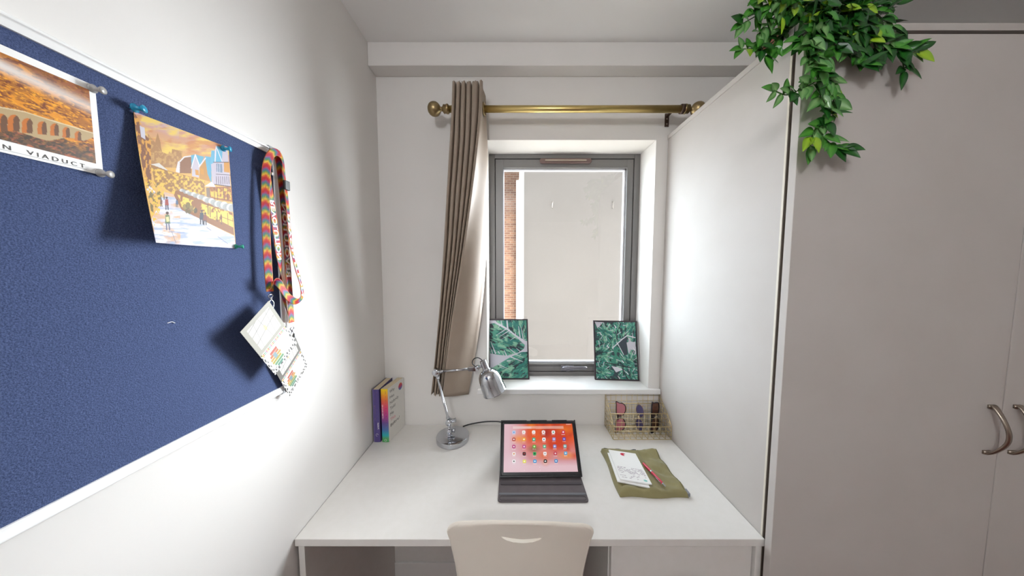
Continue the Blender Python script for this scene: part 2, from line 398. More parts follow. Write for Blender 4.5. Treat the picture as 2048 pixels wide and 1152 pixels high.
put('window_pane', MB().box((gx0, WY + .034, gz0), (gx1, WY + .038, gz1)), M['glass'], win)
def stadium(cx, cz, w, h, y, n=10):
    r = h / 2; P = []
    for k in range(n + 1): a = -PI / 2 + PI * k / n; P.append((cx + w / 2 - r + r * math.cos(a), y, cz + r * math.sin(a)))
    for k in range(n + 1): a = PI / 2 + PI * k / n; P.append((cx - w / 2 + r + r * math.cos(a), y, cz + r * math.sin(a)))
    return P
b = MB().prism(stadium(.272, 2.053, .265, .024, WY - .010), (0, .013, 0))
vent = put('trickle_vent', b, M['brown_plastic'], win, bevel=.003)
sub('slider', MB().prism(stadium(.272, 2.053, .21, .007, WY - .014), (0, .004, 0)), M['satin'], vent, bevel=.001)
b = MB().lathe((.296, WY + .004, .975), (0, -1, 0), [(0, .017), (.008, .017), (.012, .012), (.024, .011), (.026, .004)], 28)
b.box((.262, WY - .004, .962), (.33, WY + .004, .990))
hd = put('window_handle', b, M['handle_grey'], win, smooth=True, bevel=.002)
b = MB().tube(spline([(.296, WY - .020, .975), (.27, WY - .025, .984), (.29, WY - .034, .990), (.33, WY - .038, .990), (.39, WY - .038, .991)], 6), [.008] * 24 + [.005], 12)
sub('lever', b, M['handle_grey'], hd, smooth=True)

# ================================================================== OUTSIDE
blk = thing('neighbouring_building', (1.1, 4.0, -3), 'cream rendered building end filling most of the view through the window', 'building')
put('rendered_wall', MB().box((.17, 4.0, -3), (1.85, 9.2, 3.4)), M['cream_render'], blk)
b = MB().box((.150, 3.985, -3), (.17, 9.2, 3.42)); put('white_side_cladding', b, M['white_trim'], blk)
b = MB().tube([(.118, 6.0, -3), (.118, 6.0, 3.4)], .026, 12); put('downpipe', b, M['white_trim'], blk, smooth=True)
for px in (1105, 1225):
    p = onY(px, 411, 4.0); b = MB().tube([(p.x, 3.998, p.z + .05), (p.x, 3.96, p.z + .05), (p.x - .01, 3.95, p.z - .03), (p.x, 3.97, p.z - .045), (p.x, 3.998, p.z - .04)], .006, 8)
    put('wall_hook', b, M['cream_hook'], blk, smooth=True)
brk = put('brick_building', MB().box((-1.6, 9.4, -3), (1.2, 12, 5.6)), M['brick'])
tag(brk, 'brown brick building farther off, seen as a narrow strip at the left of the window', 'building')
struct('ground', MB().box((-9, YW + WT + .02, -3.1), (14, 22, -3)), M['tarmac'])

# ================================================================== WARDROBE
WF = .731
wr = thing('wardrobe', (1.28, 1.0, ZF), 'tall built-in pale grey wardrobe with two bow-handled doors on the right', 'wardrobe')
put('side_panel', MB().box((XP, WF, ZF), (XP + .018, YW - .001, 2.090)), M['door'], wr, bevel=.001)
put('edge_strip', MB().box((XP - .0012, WF - .001, ZF), (XP + .0008, WF + .004, 2.088)), M['edge'], wr)
put('gap_shade_strip', MB().box((XP + .0003, WF - .0035, ZF + .01), (XP + .017, WF - .0012, 2.085)), M['dark'], wr)  # dark strip painted in for the shade of the door gap
put('side_panel', MB().box((1.852, WF, ZF), (1.87, YW - .001, 2.090)), M['door'], wr, bevel=.001)
put('top_panel', MB().box((XP - .003, .719, 2.0905), (1.873, YW - .001, 2.108)), M['door'], wr, bevel=.001)
put('back_panel', MB().box((XP + .018, YW - .012, ZF), (1.852, YW - .002, 2.09)), M['door'], wr)
put('gap_shade_sheet', MB().box((XP + .018, WF + .001, ZF), (1.852, WF + .016, 2.09)), M['dark'], wr)  # dark sheet whose colour stands in for shade behind the doors
def door(x0, x1, hx):
    d = put('door', MB().box((x0, .695, .06), (x1, .7145, 2.0630)), M['door'], wr, bevel=.0012)
    P = []; n = 26; b = MB(); z0, z1 = 1.018, 1.150
    for i in range(n + 1):
        t = i / n; z = z0 + (z1 - z0) * t
        bow = .027 * math.sin(PI * t) ** .85 + .0035
        wdt = .0095 - .0045 * math.sin(PI * t) ** .8
        sx_ = .0035 * math.sin(2 * PI * t)
        P.append((z, bow, wdt, sx_))
    vs = []; fs = []
    for z, bow, wdt, s_ in P:
        for (dx, dy) in ((-wdt, 0), (-wdt * .6, -.0035), (wdt * .6, -.0035), (wdt, 0), (wdt * .6, .0025), (-wdt * .6, .0025)): vs.append((hx + dx + s_, .695 - bow + dy, z))
    for i in range(n):
        for k in range(6): fs.append((i * 6 + k, i * 6 + (k + 1) % 6, (i + 1) * 6 + (k + 1) % 6, (i + 1) * 6 + k))
    fs += [list(range(6)), [n * 6 + k for k in range(6)][::-1]]; b.add(vs, fs)
    b.box((hx - .0090, .6905, z0 - .0005), (hx + .0090, .6951, z0 + .009)); b.box((hx - .0090, .6905, z1 - .009), (hx + .0090, .6951, z1 + .0005))
    sub('door_handle', b, M['satin'], d, smooth=True)
door(.700, 1.2785, 1.2475); door(1.2815, 1.862, 1.3145)

# ================================================================== DESK
DZ = .75; DF = .72
dk = thing('desk', (.05, 1.0, ZF), 'white built-in desk running wall to wardrobe under the window', 'desk')
put('desktop', MB().box((XL + .0015, DF, DZ - .022), (XP - .0015, YW - .001, DZ)), M['lam'], dk, bevel=.0018)
put('side_panel', MB().box((-.600, DF + .003, ZF), (-.583, YW - .002, DZ - .0225)), M['lam'], dk, bevel=.001)
put('side_panel', MB().box((.690, DF + .008, ZF), (.706, YW - .002, DZ - .0225)), M['lam'], dk, bevel=.001)
put('back_panel', MB().box((-.5825, YW - .012, .052), (.2795, YW - .003, DZ - .0225)), M['lam'], dk)
dr = thing('drawer_unit', (.48, 1.0, ZF), 'white drawer unit tucked under the right end of the desk', 'drawers')
put('carcass', MB().box((.281, .752, ZF), (.688, YW - .02, DZ - .024)), M['lam'], dr, bevel=.001)
for k, (z0, z1) in enumerate(((.49, .722), (.255, .486), (-.01, .251))):
    f = put('drawer', MB().box((.284, .735, z0), (.6855, .7515, z1)), M['lam'], dr, bevel=.0012)
    zc = z1 - .096; b = MB().tube(spline([(.425, .735, zc - .01), (.43, .716, zc - .004), (.487, .705, zc + .004), (.545, .716, zc - .004), (.55, .735, zc - .01)], 6), .005, 10)
    sub('drawer_handle', b, M['satin'], f, smooth=True)

# ================================================================== CHAIR
ch = thing('chair', (.03, .86, ZF), 'cream white moulded plastic chair with smile-shaped hand slot, backing the desk', 'chair')
prof = [(1.085, .405), (1.06, .430), (.96, .440), (.84, .432), (.76, .432), (.720, .452), (.700, .50), (.690, .58), (.680, .68), (.672, .76), (.664, .82), (.655, .862)]
wid = [.16, .185, .195, .195, .185, .174, .164, .160, .168, .179, .189, .189]
pp = spline([(y, z, w_) for (y, z), w_ in zip(prof, wid)], 6)
ARC = [0]
for i_ in range(1, len(pp)): ARC.append(ARC[-1] + math.hypot(pp[i_].x - pp[i_ - 1].x, pp[i_].y - pp[i_ - 1].y))
def chair_F(a, t):
    t = t if t < .8 else .8 + .2 * (1 - (1 - (t - .8) / .2) ** 1.6)
    f = t * (len(pp) - 1); i = min(int(f), len(pp) - 2); p = pp[i].lerp(pp[i + 1], f - i); y, z, w_ = p
    s = (a - .5) * 2; L = t
    tt = max(0, (t - .86) / .14); hh = ARC[-1] - (ARC[i] + (ARC[i + 1] - ARC[i]) * (f - i)); rc = .050
    wr_ = w_ if hh > rc else w_ - rc + math.sqrt(max(0, rc * rc - (rc - hh) ** 2))
    X = .022 + s * wr_
    back = min(1, max(0, (L - .45) / .15))
    y2 = y + back * .018 * abs(s) ** 2.4
    z2 = z + (1 - back) * .018 * abs(s) ** 3 - back * tt * .021 * abs(s) ** 2.4
    z2 -= .003 * s * tt
    return (X, y2, z2)
NU, NV = 90, 150
b = MB().grid(chair_F, NU, NV)
slot = []                              # the smile-shaped hand slot: its faces are left out and the rim vertices moved onto its outline
for k in range(41): t = k / 40; slot.append(Vector((-.0285 + .106 * t, .8215 - .004 * t - .0065 * math.sin(PI * t) ** 1.2)))
for k in range(1, 40): t = 1 - k / 40; slot.append(Vector((-.0285 + .106 * t, .8215 - .004 * t - .0200 * math.sin(PI * t) ** .55)))
def in_slot(x, z):
    r = False
    for i in range(len(slot)):
        p0, p1 = slot[i], slot[(i + 1) % len(slot)]
        if (p0.y > z) != (p1.y > z) and x < (p1.x - p0.x) * (z - p0.y) / (p1.y - p0.y) + p0.x: r = not r
    return r
def near_slot(x, z):
    q = Vector((x, z)); best = None
    for i in range(len(slot)):
        p0, p1 = slot[i], slot[(i + 1) % len(slot)]; d = p1 - p0; t = max(0, min(1, (q - p0).dot(d) / d.length_squared)); c = p0 + d * t
        if best is None or (c - q).length < best[0]: best = ((c - q).length, c)
    return best[1]
inside = [v[1] < .70 and v[2] > .78 and in_slot(v[0], v[2]) for v in b.v]
cut = [f for f in b.f if any(inside[i] for i in f)]; b.f = [f for f in b.f if not any(inside[i] for i in f)]
for i in {i for f in cut for i in f if not inside[i]}:
    c = near_slot(b.v[i][0], b.v[i][2]); b.v[i] = (c.x, b.v[i][1], c.y)
used = sorted({i for f in b.f for i in f}); mp = {o: n for n, o in enumerate(used)}; b.v = [b.v[i] for i in used]; b.f = [[mp[i] for i in f] for f in b.f]
shell = put('seat_shell', b, M['chair'], ch, smooth=True)
md = shell.modifiers.new('thickness', 'SOLIDIFY'); md.thickness = .009; md.offset = 0
md = shell.modifiers.new('bevel', 'BEVEL'); md.width = .0016; md.segments = 2; md.limit_method = 'ANGLE'; md.angle_limit = math.radians(50); md.harden_normals = True
rimp = [Vector(chair_F(0, t)) for t in np.linspace(.35, 1, 60)] + [Vector(chair_F(x_, 1)) for x_ in np.linspace(.04, .96, 24)] + [Vector(chair_F(1, t)) for t in np.linspace(1, .35, 60)]
put('rolled_rim', MB().tube(rimp, .0052, 12), M['chair'], ch, smooth=True)
for s_ in (-1, 1):
    for fr in (0, 1):
        x0, x1 = .022 + s_ * .13, .022 + s_ * .19; ya, yb = (1.02, 1.06) if fr else (.80, .70)
        put('leg', MB().tube(spline([(.022 + s_ * .08, ya, .418), (x0, ya, .412), (x0 + s_ * .02, ya + (yb - ya) * .2, .38), (x1, yb, ZF + .012)], 6), .011, 12), M['tube'], ch, smooth=True)
        put('foot', MB().lathe((x1, yb, ZF), (0, 0, 1), [(0, .013), (.02, .0135), (.03, .012)], 16), M['black'], ch, smooth=True)
put('seat_frame', MB().tube([(.022 - .09, .80, .414), (.022 + .09, .80, .414), (.022 + .09, 1.02, .418), (.022 - .09, 1.02, .418)], .009, 10, closed=True), M['tube'], ch, smooth=True)

# ================================================================== CURTAIN ROD AND CURTAIN
RZ, RYY = 2.168, 1.19
rod = thing('curtain_rod', (.22, RYY, RZ), 'antique brass curtain rod with ball finials above the window', 'curtain rod')
put('pole', MB().tube([(-.268, RYY, RZ), (.30, RYY, RZ), (.715, RYY, RZ)], [.0135, .0135, .0145], 28), M['brass'], rod, smooth=True)
def finial(x, s_):
    pr = [(0, .0155), (.004, .019), (.010, .019), (.012, .0165), (.022, .0175), (.024, .014), (.028, .0085), (.034, .0085), (.038, .016), (.044, .0225), (.052, .0270), (.062, .0285), (.072, .0265), (.080, .0215), (.086, .013), (.089, .002)]
    put('finial', MB().lathe((x, RYY, RZ), (s_, 0, 0), pr, 32), M['brass_dark'], rod, smooth=True)
finial(-.262, -1); finial(.712, 1)
def bracket(x):
    b = MB(); b.box((x - .0095, YW - .003, 2.146), (x + .0095, YW - .0003, 2.204))
    b.tube(spline([(x, YW - .004, 2.190), (x, 1.25, 2.192), (x, 1.215, 2.184), (x + .004, 1.197, 2.160)], 6), .0065, 12)
    pl = put('bracket', b, M['bronze'], rod, bevel=.0008)
    b = MB()
    for z in (2.158, 2.180): b.lathe((x, YW - .003, z), (0, -1, 0), [(0, .004), (.0015, .003)], 12)
    sub('screw', b, M['satin'], pl, smooth=True)
bracket(.699); bracket(-.255)
put('collar', MB().lathe((.700, RYY, RZ), (1, 0, 0), [(0, .0165), (.002, .0185), (.014, .0185), (.016, .0165)], 28), M['bronze'], rod, smooth=True)

# fold edges followed down the cloth: (height row) -> list of (px u, Y) from left to right, alternating front and back folds
rows = [
 (178, 1.150, 1.240, (905, 915, 925, 935, 946, 961), 971), (235, 1.148, 1.245, (903, 913, 923, 934, 945, 959), 973), (300, 1.150, 1.252, (899, 910, 921, 931, 942, 953), 975),
 (400, 1.158, 1.262, (893, 903, 913, 923, 933, 941), 976), (500, 1.170, 1.268, (887, 897, 906, 914, 921, 927), 973), (600, 1.184, 1.268, (880, 888, 895, 902, 907, 911), 966),
 (700, 1.198, 1.266, (871, 878, 885, 890, 893, 896), 953), (785, 1.206, 1.264, (862, 870, 876, 880, 883, 887), 937)]
def fold_row(v, yf, yr, U, ur):
    out = []
    for k in range(5):
        out += [(U[k], yf + .002 * (k % 2)), (U[k + 1] - 1.1, yf + .034)]
    return (v, (yf + yr) / 2, out + [(U[5], yf - .010), (ur, yr)])
rows = [fold_row(*r) for r in rows]
cols = []
NR = 46
rowpts = []
for v, ym, L in rows: rowpts.append([Vector((onY(u, v, y).x, y, onY(u, v, ym).z)) for u, y in L])
down = [spline([r[k] for r in rowpts], 7) for k in range(12)]
b = MB(); nrow = len(down[0]); grid_rows = []
for j in range(nrow):
    fr = [down[k][j] for k in range(12)]; tj = j / (nrow - 1); line = []
    for k in range(11):
        a, c = fr[k], fr[k + 1]; last = k == 10; m_ = 14 if last else (10 if k % 2 == 0 else 4)
        for i in range(m_):
            t = i / m_; e_ = t if last else (t ** 7 * .9 + t * .1 if k % 2 == 0 else 1 - (1 - t) ** 2.5)
            p = Vector((a.x + (c.x - a.x) * t, a.y + (c.y - a.y) * e_, a.z))
            if last: p.y -= .012 * math.sin(PI * t) * (1 + .6 * math.sin(9 * tj + 2)); p.x += .004 * math.sin(PI * t * 2 + 6 * tj)
            line.append(p)
    line.append(fr[-1].copy()); grid_rows.append(line)
nc = len(grid_rows[0])
for j, line in enumerate(grid_rows):
    for i, p in enumerate(line):
        f = j / (nrow - 1)
        if j == 0: p.z += .005 * abs(math.sin(i * PI / 14)) + .002 * math.sin(i * 1.7)
        if f > .86:
            g = (f - .86) / .14; s_ = i / (nc - 1); p.z += g * (-.022 * max(0, (s_ - .82) / .18) + .006 * math.sin(s_ * 22) * (s_ < .82))
        b.v.append(tuple(p))
b.f = [(j * nc + i, j * nc + i + 1, (j + 1) * nc + i + 1, (j + 1) * nc + i) for j in range(nrow - 1) for i in range(nc - 1)]
cur = thing('curtain', (-.2, 1.19, .92), 'taupe satin eyelet curtain gathered at the left of the window', 'curtain')
fab = put('curtain_fabric', b, M['curtain'], cur, smooth=True, thick=.0016)
for k in range(0, 12, 1):
    if k in (11,): continue
    pa, pb = down[k][6], down[k + 1][6]; x = (pa.x + pb.x) / 2
    rg = [(x + .5 * (pb.x - pa.x) * math.cos(a) * .35, RYY + .023 * math.cos(a), RZ + .023 * math.sin(a)) for a in [2 * PI * q_ / 28 for q_ in range(28)]]
    if k in (10, 9, 0): put('eyelet', MB().tube([(p[0] + (.004 if k == 10 else 0), p[1], p[2]) for p in rg], .0032, 8, closed=True), M['brass_dark'], cur, smooth=True)

# ================================================================== PINBOARD
BX = XL + .009                           # felt face
b0, b1, bz0, bz1 = -.62, .7235, 1.181, 1.8025
bd = thing('pinboard', (XL, .05, bz0), 'large navy felt pinboard in white frame on left wall', 'pinboard')
put('felt_panel', MB().box((XL + .0005, b0 + .01, bz0 + .01), (BX, b1 - .01, bz1 - .01)), M['felt'], bd)
def rail(y0, z0, y1, z1, nrm):
    # two-step profile: low flat inner lip, raised rounded outer ridge; nrm points outward
    b = MB(); ln = Vector((0, y1 - y0, z1 - z0)); n_ = Vector((0, nrm[0], nrm[1])); o = Vector((XL + .0005, y0, z0))
    pr = [(0, 0), (.0125, 0), (.0145, .0012), (.0150, .003), (.0145, .0048), (.0125, .006), (.0120, .0072), (.0120, .0165), (0, .0165)]
    P = [o + Vector((h, 0, 0)) - n_ * d for h, d in pr]; b.prism(P, ln); return b
for a in ((b0, bz1, b1, bz1, (0, 1)), (b0, bz0, b1, bz0, (0, -1)), (b1, bz0, b1, bz1, (1, 0)), (b0, bz0, b0, bz1, (-1, 0))):
    put('frame_rail', rail(*a), M['frame_alu'], bd, bevel=.0004)
for yy, sy in ((b1, -1), (b0, 1)):
    for zz, sz in ((bz0, 1), (bz1, -1)):
        P = [(XL + .0006, yy - sy * .0015, zz - sz * .0015), (XL + .0006, yy + sy * .034, zz - sz * .0015), (XL + .0006, yy + sy * .018, zz + sz * .018), (XL + .0006, yy - sy * .0015, zz + sz * .034)]
        put('corner_cap', MB().prism(P, (.0162, 0, 0)), M['cap'], bd, bevel=.0012)
p = onX(343, 646, BX)
put('snagged_thread', MB().tube(spline([(BX + .0005, p.y - .006, p.z + .001), (BX + .001, p.y, p.z + .002), (BX + .0015, p.y + .004, p.z - .001)], 4), .0005, 5), M['paper'], bd)

def pin(u, v, X, m, label, r=.0052, dirv=(1, .15, .1)):
    p = onX(u, v, X); d = Vector(dirv).normalized(); b = MB().lathe(p - d * .001, d, [(0, r), (.0022, r * 1.02), (.0034, r * .55), (.009, r * .48), (.0105, r * .8), (.0125, r * .92), (.0135, r * .5)], 18)
    b.tube([p - d * .006, p], .0005, 6)
    o = put('push_pin', b, m, smooth=True, origin=p); tag(o, label, 'pin'); return o

# ---- viaduct poster
PX = BX + .0015
pt, pb_, pr_, pl_ = 1.7636, 1.6380, .4128, .212
q7 = lambda u, v: ((u) * 4.114, (v - 80) * 4.114)
def to_crop(y, z):                        # photograph crop coordinates of a point of the print
    d = Vector((PX, y, z - EYE)); dep = d.y * CP - d.z * SP; upv = d.y * SP + d.z * CP
    return q7(1024 + FPX * d.x / dep, 576 - FPX * upv / dep)
iy0, iy1, iz0, iz1 = .219, .4064, 1.6525, 1.7543
pnt = Paint(330, 170, [to_crop(iy0, iz1), to_crop(iy1, iz1), to_crop(iy1, iz0), to_crop(iy0, iz0)], '#a8661e')
pnt.noise(150, 40, '#e08f14', .42, .60, 3, ang=.45); pnt.noise(60, 14, '#7a3c18', .50, .66, 4, ang=.4); pnt.noise(30, 7, '#f0a51e', .60, .72, 5, ang=.35, mask=(pnt.Y > 250))
m_ = pnt.mask([(100, 100), (760, 350), (760, 560), (420, 400), (180, 210)]); pnt.blend(m_ * .55, '#6e4030')
pnt.noise(50, 16, '#9a5a35', .5, .7, 6, ang=.4, mask=m_)
dl = pnt.Y - (205 + .47 * pnt.X); pnt.blend(np.exp(-(dl / 48) ** 2) * (.95 - .35 * np.clip(pnt.X / 760, 0, 1)), '#e3dcd6')
pnt.blend(np.clip((pnt.Y - (560 + .27 * pnt.X + 110)) / 60, 0, 1) * .8, '#463528'); pnt.noise(70, 20, '#b5603a', .55, .7, 8, ang=.3, mask=(pnt.Y > 690 + .27 * pnt.X) * .8)
pnt.noise(30, 14, '#26211a', .52, .66, 9, mask=(pnt.Y > 660 + .27 * pnt.X) * .8)
arches = [(-330, 700, 78), (-215, 690, 76), (-110, 680, 72), (5, 668, 68), (110, 672, 62), (222, 695, 55), (345, 715, 48), (447, 730, 44), (543, 755, 38), (640, 785, 34)]
pnt.poly([(-700, 480), (0, 555), (200, 592), (400, 655), (560, 705), (770, 770), (770, 800), (690, 830), (560, 800), (400, 830), (300, 805), (200, 770), (0, 720), (-700, 700)], '#b49a70')
for cx_, cy_, r_ in arches:
    P_ = [(cx_ - r_ * .8, cy_ + r_ * 1.25)] + [(cx_ - r_ * .8 * math.cos(a), cy_ - r_ * .8 * math.sin(a) - 8) for a in np.linspace(0, PI, 12)] + [(cx_ + r_ * .8, cy_ + r_ * 1.35)]
    pnt.poly(P_, '#c06a1c'); pnt.poly([(x + (r_ * .35 if x > cx_ else r_ * .75), y) if x < cx_ + r_ * .3 else (x, y) for x, y in P_], '#4d3a2a', .85)
pnt.noise(40, 14, '#43301e', .52, .66, 11, mask=(pnt.Y > 740 + .22 * pnt.X) * .9)
pnt.line([(-700, 478), (0, 553), (200, 590), (400, 655), (560, 703), (770, 768)], 9, '#d8c49a')
po = thing('viaduct_poster', (PX, .31, pb_), 'white-bordered poster of a stone viaduct below orange hills, pinned at upper left', 'poster')
put('poster_sheet', MB().box((PX - .0006, pl_, pb_), (PX, pr_, pt)), M['paper'], po)
b = pnt.mesh(bil((PX + .0003, iy0, iz1), (PX + .0003, iy1, iz1), (PX + .0003, iy1, iz0), (PX + .0003, iy0, iz0)))
put('printed_image', b, V_PRINT, po, colors=pnt.colors(), recalc=False)
b = MB(); text_on(b, 'N  VIADUCT', (PX + .0004, .3955, 1.6425), (0, 1, 0), (0, 0, 1), .0052, .062, align='r', spacing=1.5)
b.box((PX + .0001, iy0, 1.6411), (PX + .0004, .397, 1.6413))
put('lettering', b, M['ink'], po)
pin(185, 177, PX + .0005, M['clear_pin'], 'grey push pin in the top right corner of the viaduct poster', .0056, (1, .25, -.1))
pin(201, 346, PX + .0005, M['clear_pin'], 'grey push pin in the bottom right corner of the viaduct poster', .0056, (1, .25, -.1))

# ---- painting of a snowy street, left edge curling off the board
q6 = [(64, 85), (768, 352), (824, 1102), (212, 1060)]
pn = Paint(300, 400, q6, '#e9b45a')
sk = np.clip((pn.Y - (90 + .38 * (pn.X - 64))) / 260, 0, 1); pn.blend(1 - sk, '#d59a86'); pn.blend(np.clip((.35 - sk) / .35, 0, 1) * (pn.X < 400), '#c9a9b4'); pn.noise(120, 50, '#f6d061', .42, .62, 21, mask=(pn.Y < 470)); pn.noise(100, 40, '#d88a4c', .52, .68, 22, mask=(pn.Y < 470) * .8)
pn.poly([(175, 260), (230, 330), (245, 250), (270, 330), (280, 400), (350, 430), (355, 375), (430, 390), (430, 520), (200, 520)], '#b5824c'); pn.noise(18, 22, '#cfa05c', .5, .6, 23, mask=pn.mask([(175, 260), (280, 400), (430, 390), (430, 520), (200, 520)]))
pn.poly([(60, 80), (110, 160), (120, 230), (200, 320), (205, 640), (170, 700)], '#8a5636'); pn.noise(14, 30, '#e9a640', .52, .6, 24, mask=pn.mask([(60, 80), (110, 160), (200, 320), (205, 640), (170, 700)]))
pn.poly([(115, 200), (150, 215), (160, 310), (128, 290)], '#d9d3dc')
pn.poly([(200, 500), (260, 490), (330, 545), (600, 610), (600, 730), (440, 700), (380, 720), (230, 640)], '#a5743a'); pn.noise(16, 16, '#f4c24a', .48, .6, 25, mask=pn.mask([(200, 520), (600, 610), (600, 730), (380, 720), (230, 650)]))
pn.poly([(200, 500), (262, 488), (330, 545)], '#e5dccf')
pn.poly([(405, 470), (470, 425), (500, 420), (500, 560), (410, 560)], '#96633f'); pn.poly([(385, 550), (400, 470), (415, 470), (415, 560)], '#e8e0dc'); pn.line([(415, 470), (445, 435), (500, 425)], 9, '#efe9e6')
pn.poly([(495, 420), (525, 412), (590, 430), (560, 505), (500, 520)], '#69b2cb'); pn.poly([(505, 520), (525, 415), (558, 500), (556, 590), (505, 580)], '#cfc4cc'); pn.line([(500, 520), (525, 414), (560, 505)], 7, '#f1edf0')
pn.poly([(560, 500), (600, 425), (640, 435), (640, 620), (560, 600)], '#c98f3e'); pn.poly([(595, 425), (640, 430), (650, 640), (618, 560)], '#5fadc9'); pn.line([(555, 508), (600, 440)], 9, '#efe9ee')
pn.poly([(640, 480), (640, 380), (668, 375), (675, 340), (760, 350), (785, 660), (655, 640)], '#cbbfca')
pn.poly([(636, 490), (642, 380), (665, 380), (668, 470)], '#6ab4cf'); pn.poly([(675, 470), (680, 345), (725, 352), (720, 465)], '#63b3d0'); pn.line([(670, 465), (676, 345), (722, 465)], 5, '#f0edf2')
for x in range(682, 790, 15): pn.line([(x, 580), (x + 3, 636)], 4, '#5b4a55')
for x, y, w_, h_ in ((680, 480, 42, 70), (735, 465, 40, 85), (528, 530, 24, 45), (566, 520, 22, 50)): pn.poly([(x, y), (x + w_, y + 4), (x + w_ + 4, y + h_), (x + 2, y + h_ - 6)], '#7a8aa0' if x == 680 else '#d9952c')
for x in (690, 705): pn.line([(x, 485), (x + 2, 545)], 3, '#e8e4ea')
pn.line([(660, 470), (770, 468)], 5, '#4a3a40'); pn.line([(680, 562), (785, 568)], 4, '#4a3a40'); pn.line([(672, 640), (785, 655)], 7, '#5b4236')
pn.poly([(600, 655), (650, 620), (680, 660)], '#f2eff2'); pn.poly([(610, 665), (680, 660), (690, 745), (615, 735)], '#8d7460')
pn.poly([(635, 660), (790, 655), (800, 770), (640, 745)], '#a8662c'); pn.noise(14, 22, '#f8c040', .45, .55, 26, mask=pn.mask([(638, 672), (785, 665), (792, 755), (645, 735)]))
for x in (668, 690, 735, 762): pn.line([(x, 665), (x + 5, 755)], 4, '#5e3c24')
pn.poly([(385, 690), (460, 700), (600, 770), (800, 850), (812, 1010), (560, 890), (430, 830), (370, 740)], '#9a6232')
pn.noise(16, 26, '#fbd052', .45, .56, 27, mask=pn.mask([(400, 720), (600, 790), (800, 850), (805, 950), (620, 880), (440, 830)]))
for x, y in ((640, 880), (720, 930), (625, 860), (690, 910)): pn.line([(x, y - 70), (x + 4, y)], 6, '#6b4730')
pn.poly([(725, 840), (798, 868), (805, 955), (730, 915)], '#fbcf55'); pn.line([(765, 850), (770, 935)], 4, '#8a5a2c'); pn.line([(728, 880), (804, 910)], 4, '#8a5a2c')
for k in range(26):
    t = k / 25; x = 430 + 370 * t; y = 690 + 130 * t; pn.disc(x, y + random.uniform(-6, 6), 15 + 13 * t, '#a9aaa4' if k % 3 else '#e4e2e0', ry=11 + 18 * t, a=.8)
pn.poly([(290, 700), (370, 720), (430, 830), (560, 890), (812, 1015), (824, 1110), (210, 1062), (190, 900), (260, 800)], '#dcd6e4')
sn = pn.mask([(290, 700), (370, 720), (430, 830), (560, 890), (812, 1015), (824, 1110), (210, 1062), (190, 900), (260, 800)])
pn.noise(90, 20, '#f6f4f6', .45, .6, 28, mask=sn); pn.noise(110, 14, '#a9b6cf', .56, .66, 29, mask=sn * .8); pn.noise(80, 40, '#e2b283', .5, .68, 30, mask=sn * (pn.X < 420) * .9)
pn.poly([(165, 690), (190, 660), (235, 710), (200, 730)], '#e9e2e4'); pn.noise(22, 30, '#7d6a3a', .5, .6, 31, mask=pn.mask([(160, 640), (280, 640), (300, 720), (240, 830), (200, 900)]))
pn.noise(16, 16, '#f2c23c', .55, .62, 32, mask=pn.mask([(150, 600), (300, 660), (300, 760), (210, 950), (190, 860)]))
def fig(x, y, h, c, c2=None):
    pn.disc(x, y - h * .88, h * .09, '#5a4136'); pn.poly([(x - h * .16, y - h * .3), (x - h * .12, y - h * .78), (x + h * .12, y - h * .78), (x + h * .17, y - h * .3)], c)
    pn.line([(x - h * .07, y - h * .3), (x - h * .08, y)], h * .09, c2 or '#3c3a44'); pn.line([(x + h * .07, y - h * .3), (x + h * .1, y)], h * .09, c2 or '#3c3a44')
fig(318, 830, 95, '#a8483c'); fig(396, 812, 62, '#4e6484'); fig(320, 970, 130, '#6f8460', '#7a7a90'); pn.poly([(308, 885), (330, 880), (334, 915), (312, 918)], '#f0dfa0')
fig(582, 930, 105, '#3c3f4a'); fig(606, 935, 90, '#8a4a36'); fig(275, 810, 60, '#7a5044'); fig(298, 760, 40, '#8a6a4c')
for x, y, r_ in ((455, 810, 16), (480, 800, 18), (505, 820, 16), (470, 840, 12), (535, 835, 14), (490, 845, 12)): pn.disc(x, y, r_, ['#6b5b32', '#8c7440', '#4f4632'][r_ % 3], ry=r_ * 1.4, a=.9)
pn.line([(400, 925), (540, 940)], 6, '#9db0cf', .8); pn.line([(330, 985), (450, 992)], 7, '#97a6c8', .8); pn.line([(350, 985), (380, 1060)], 4, '#6f7c90', .8); pn.line([(620, 955), (650, 975)], 4, '#7a8296'); pn.line([(700, 1020), (770, 1070)], 4, '#8f93a6')
SX = BX + .0018
def street_F(s, t):
    TL, TR, BR, BL = [np.array(onX(250 + x / 3.716, 200 + y / 3.716, X_)) for (x, y), X_ in zip(q6, (SX + .004, SX, SX, SX + .030))]
    x = SX + (.030 * (1 - t) ** 1.3 + .004) * (1 - s) ** 2.0
    y = ((TL[1] * (1 - s) + TR[1] * s) * t + (BL[1] * (1 - s) + BR[1] * s) * (1 - t)); z = ((TL[2] * (1 - s) + TR[2] * s) * t + (BL[2] * (1 - s) + BR[2] * s) * (1 - t))
    return x, y, z
so = put('street_painting', pn.mesh(street_F), V_MATTE, colors=pn.colors() * np.array([.72, .72, .74, 1]), recalc=False, thick=.0004)
tag(so, 'unframed portrait print of a snowy lamplit shopping street, curling off the board', 'picture')
pin(269, 216, SX + .005, M['blue_pin'], 'blue push pin in the top left corner of the snowy street print', .0064, (1, .35, .05))
pin(447, 297, SX + .0005, M['blue_pin'], 'blue push pin in the top right corner of the snowy street print', .0060, (1, .35, .05))
pin(472, 493, SX + .0005, M['green_pin'], 'green push pin in the bottom right corner of the snowy street print', .0050, (1, .6, .02))
pin(533, 346, BX, M['white_pin'], 'small white push pin inside the loop of the rainbow lanyards', .0042, (1, .5, 0))

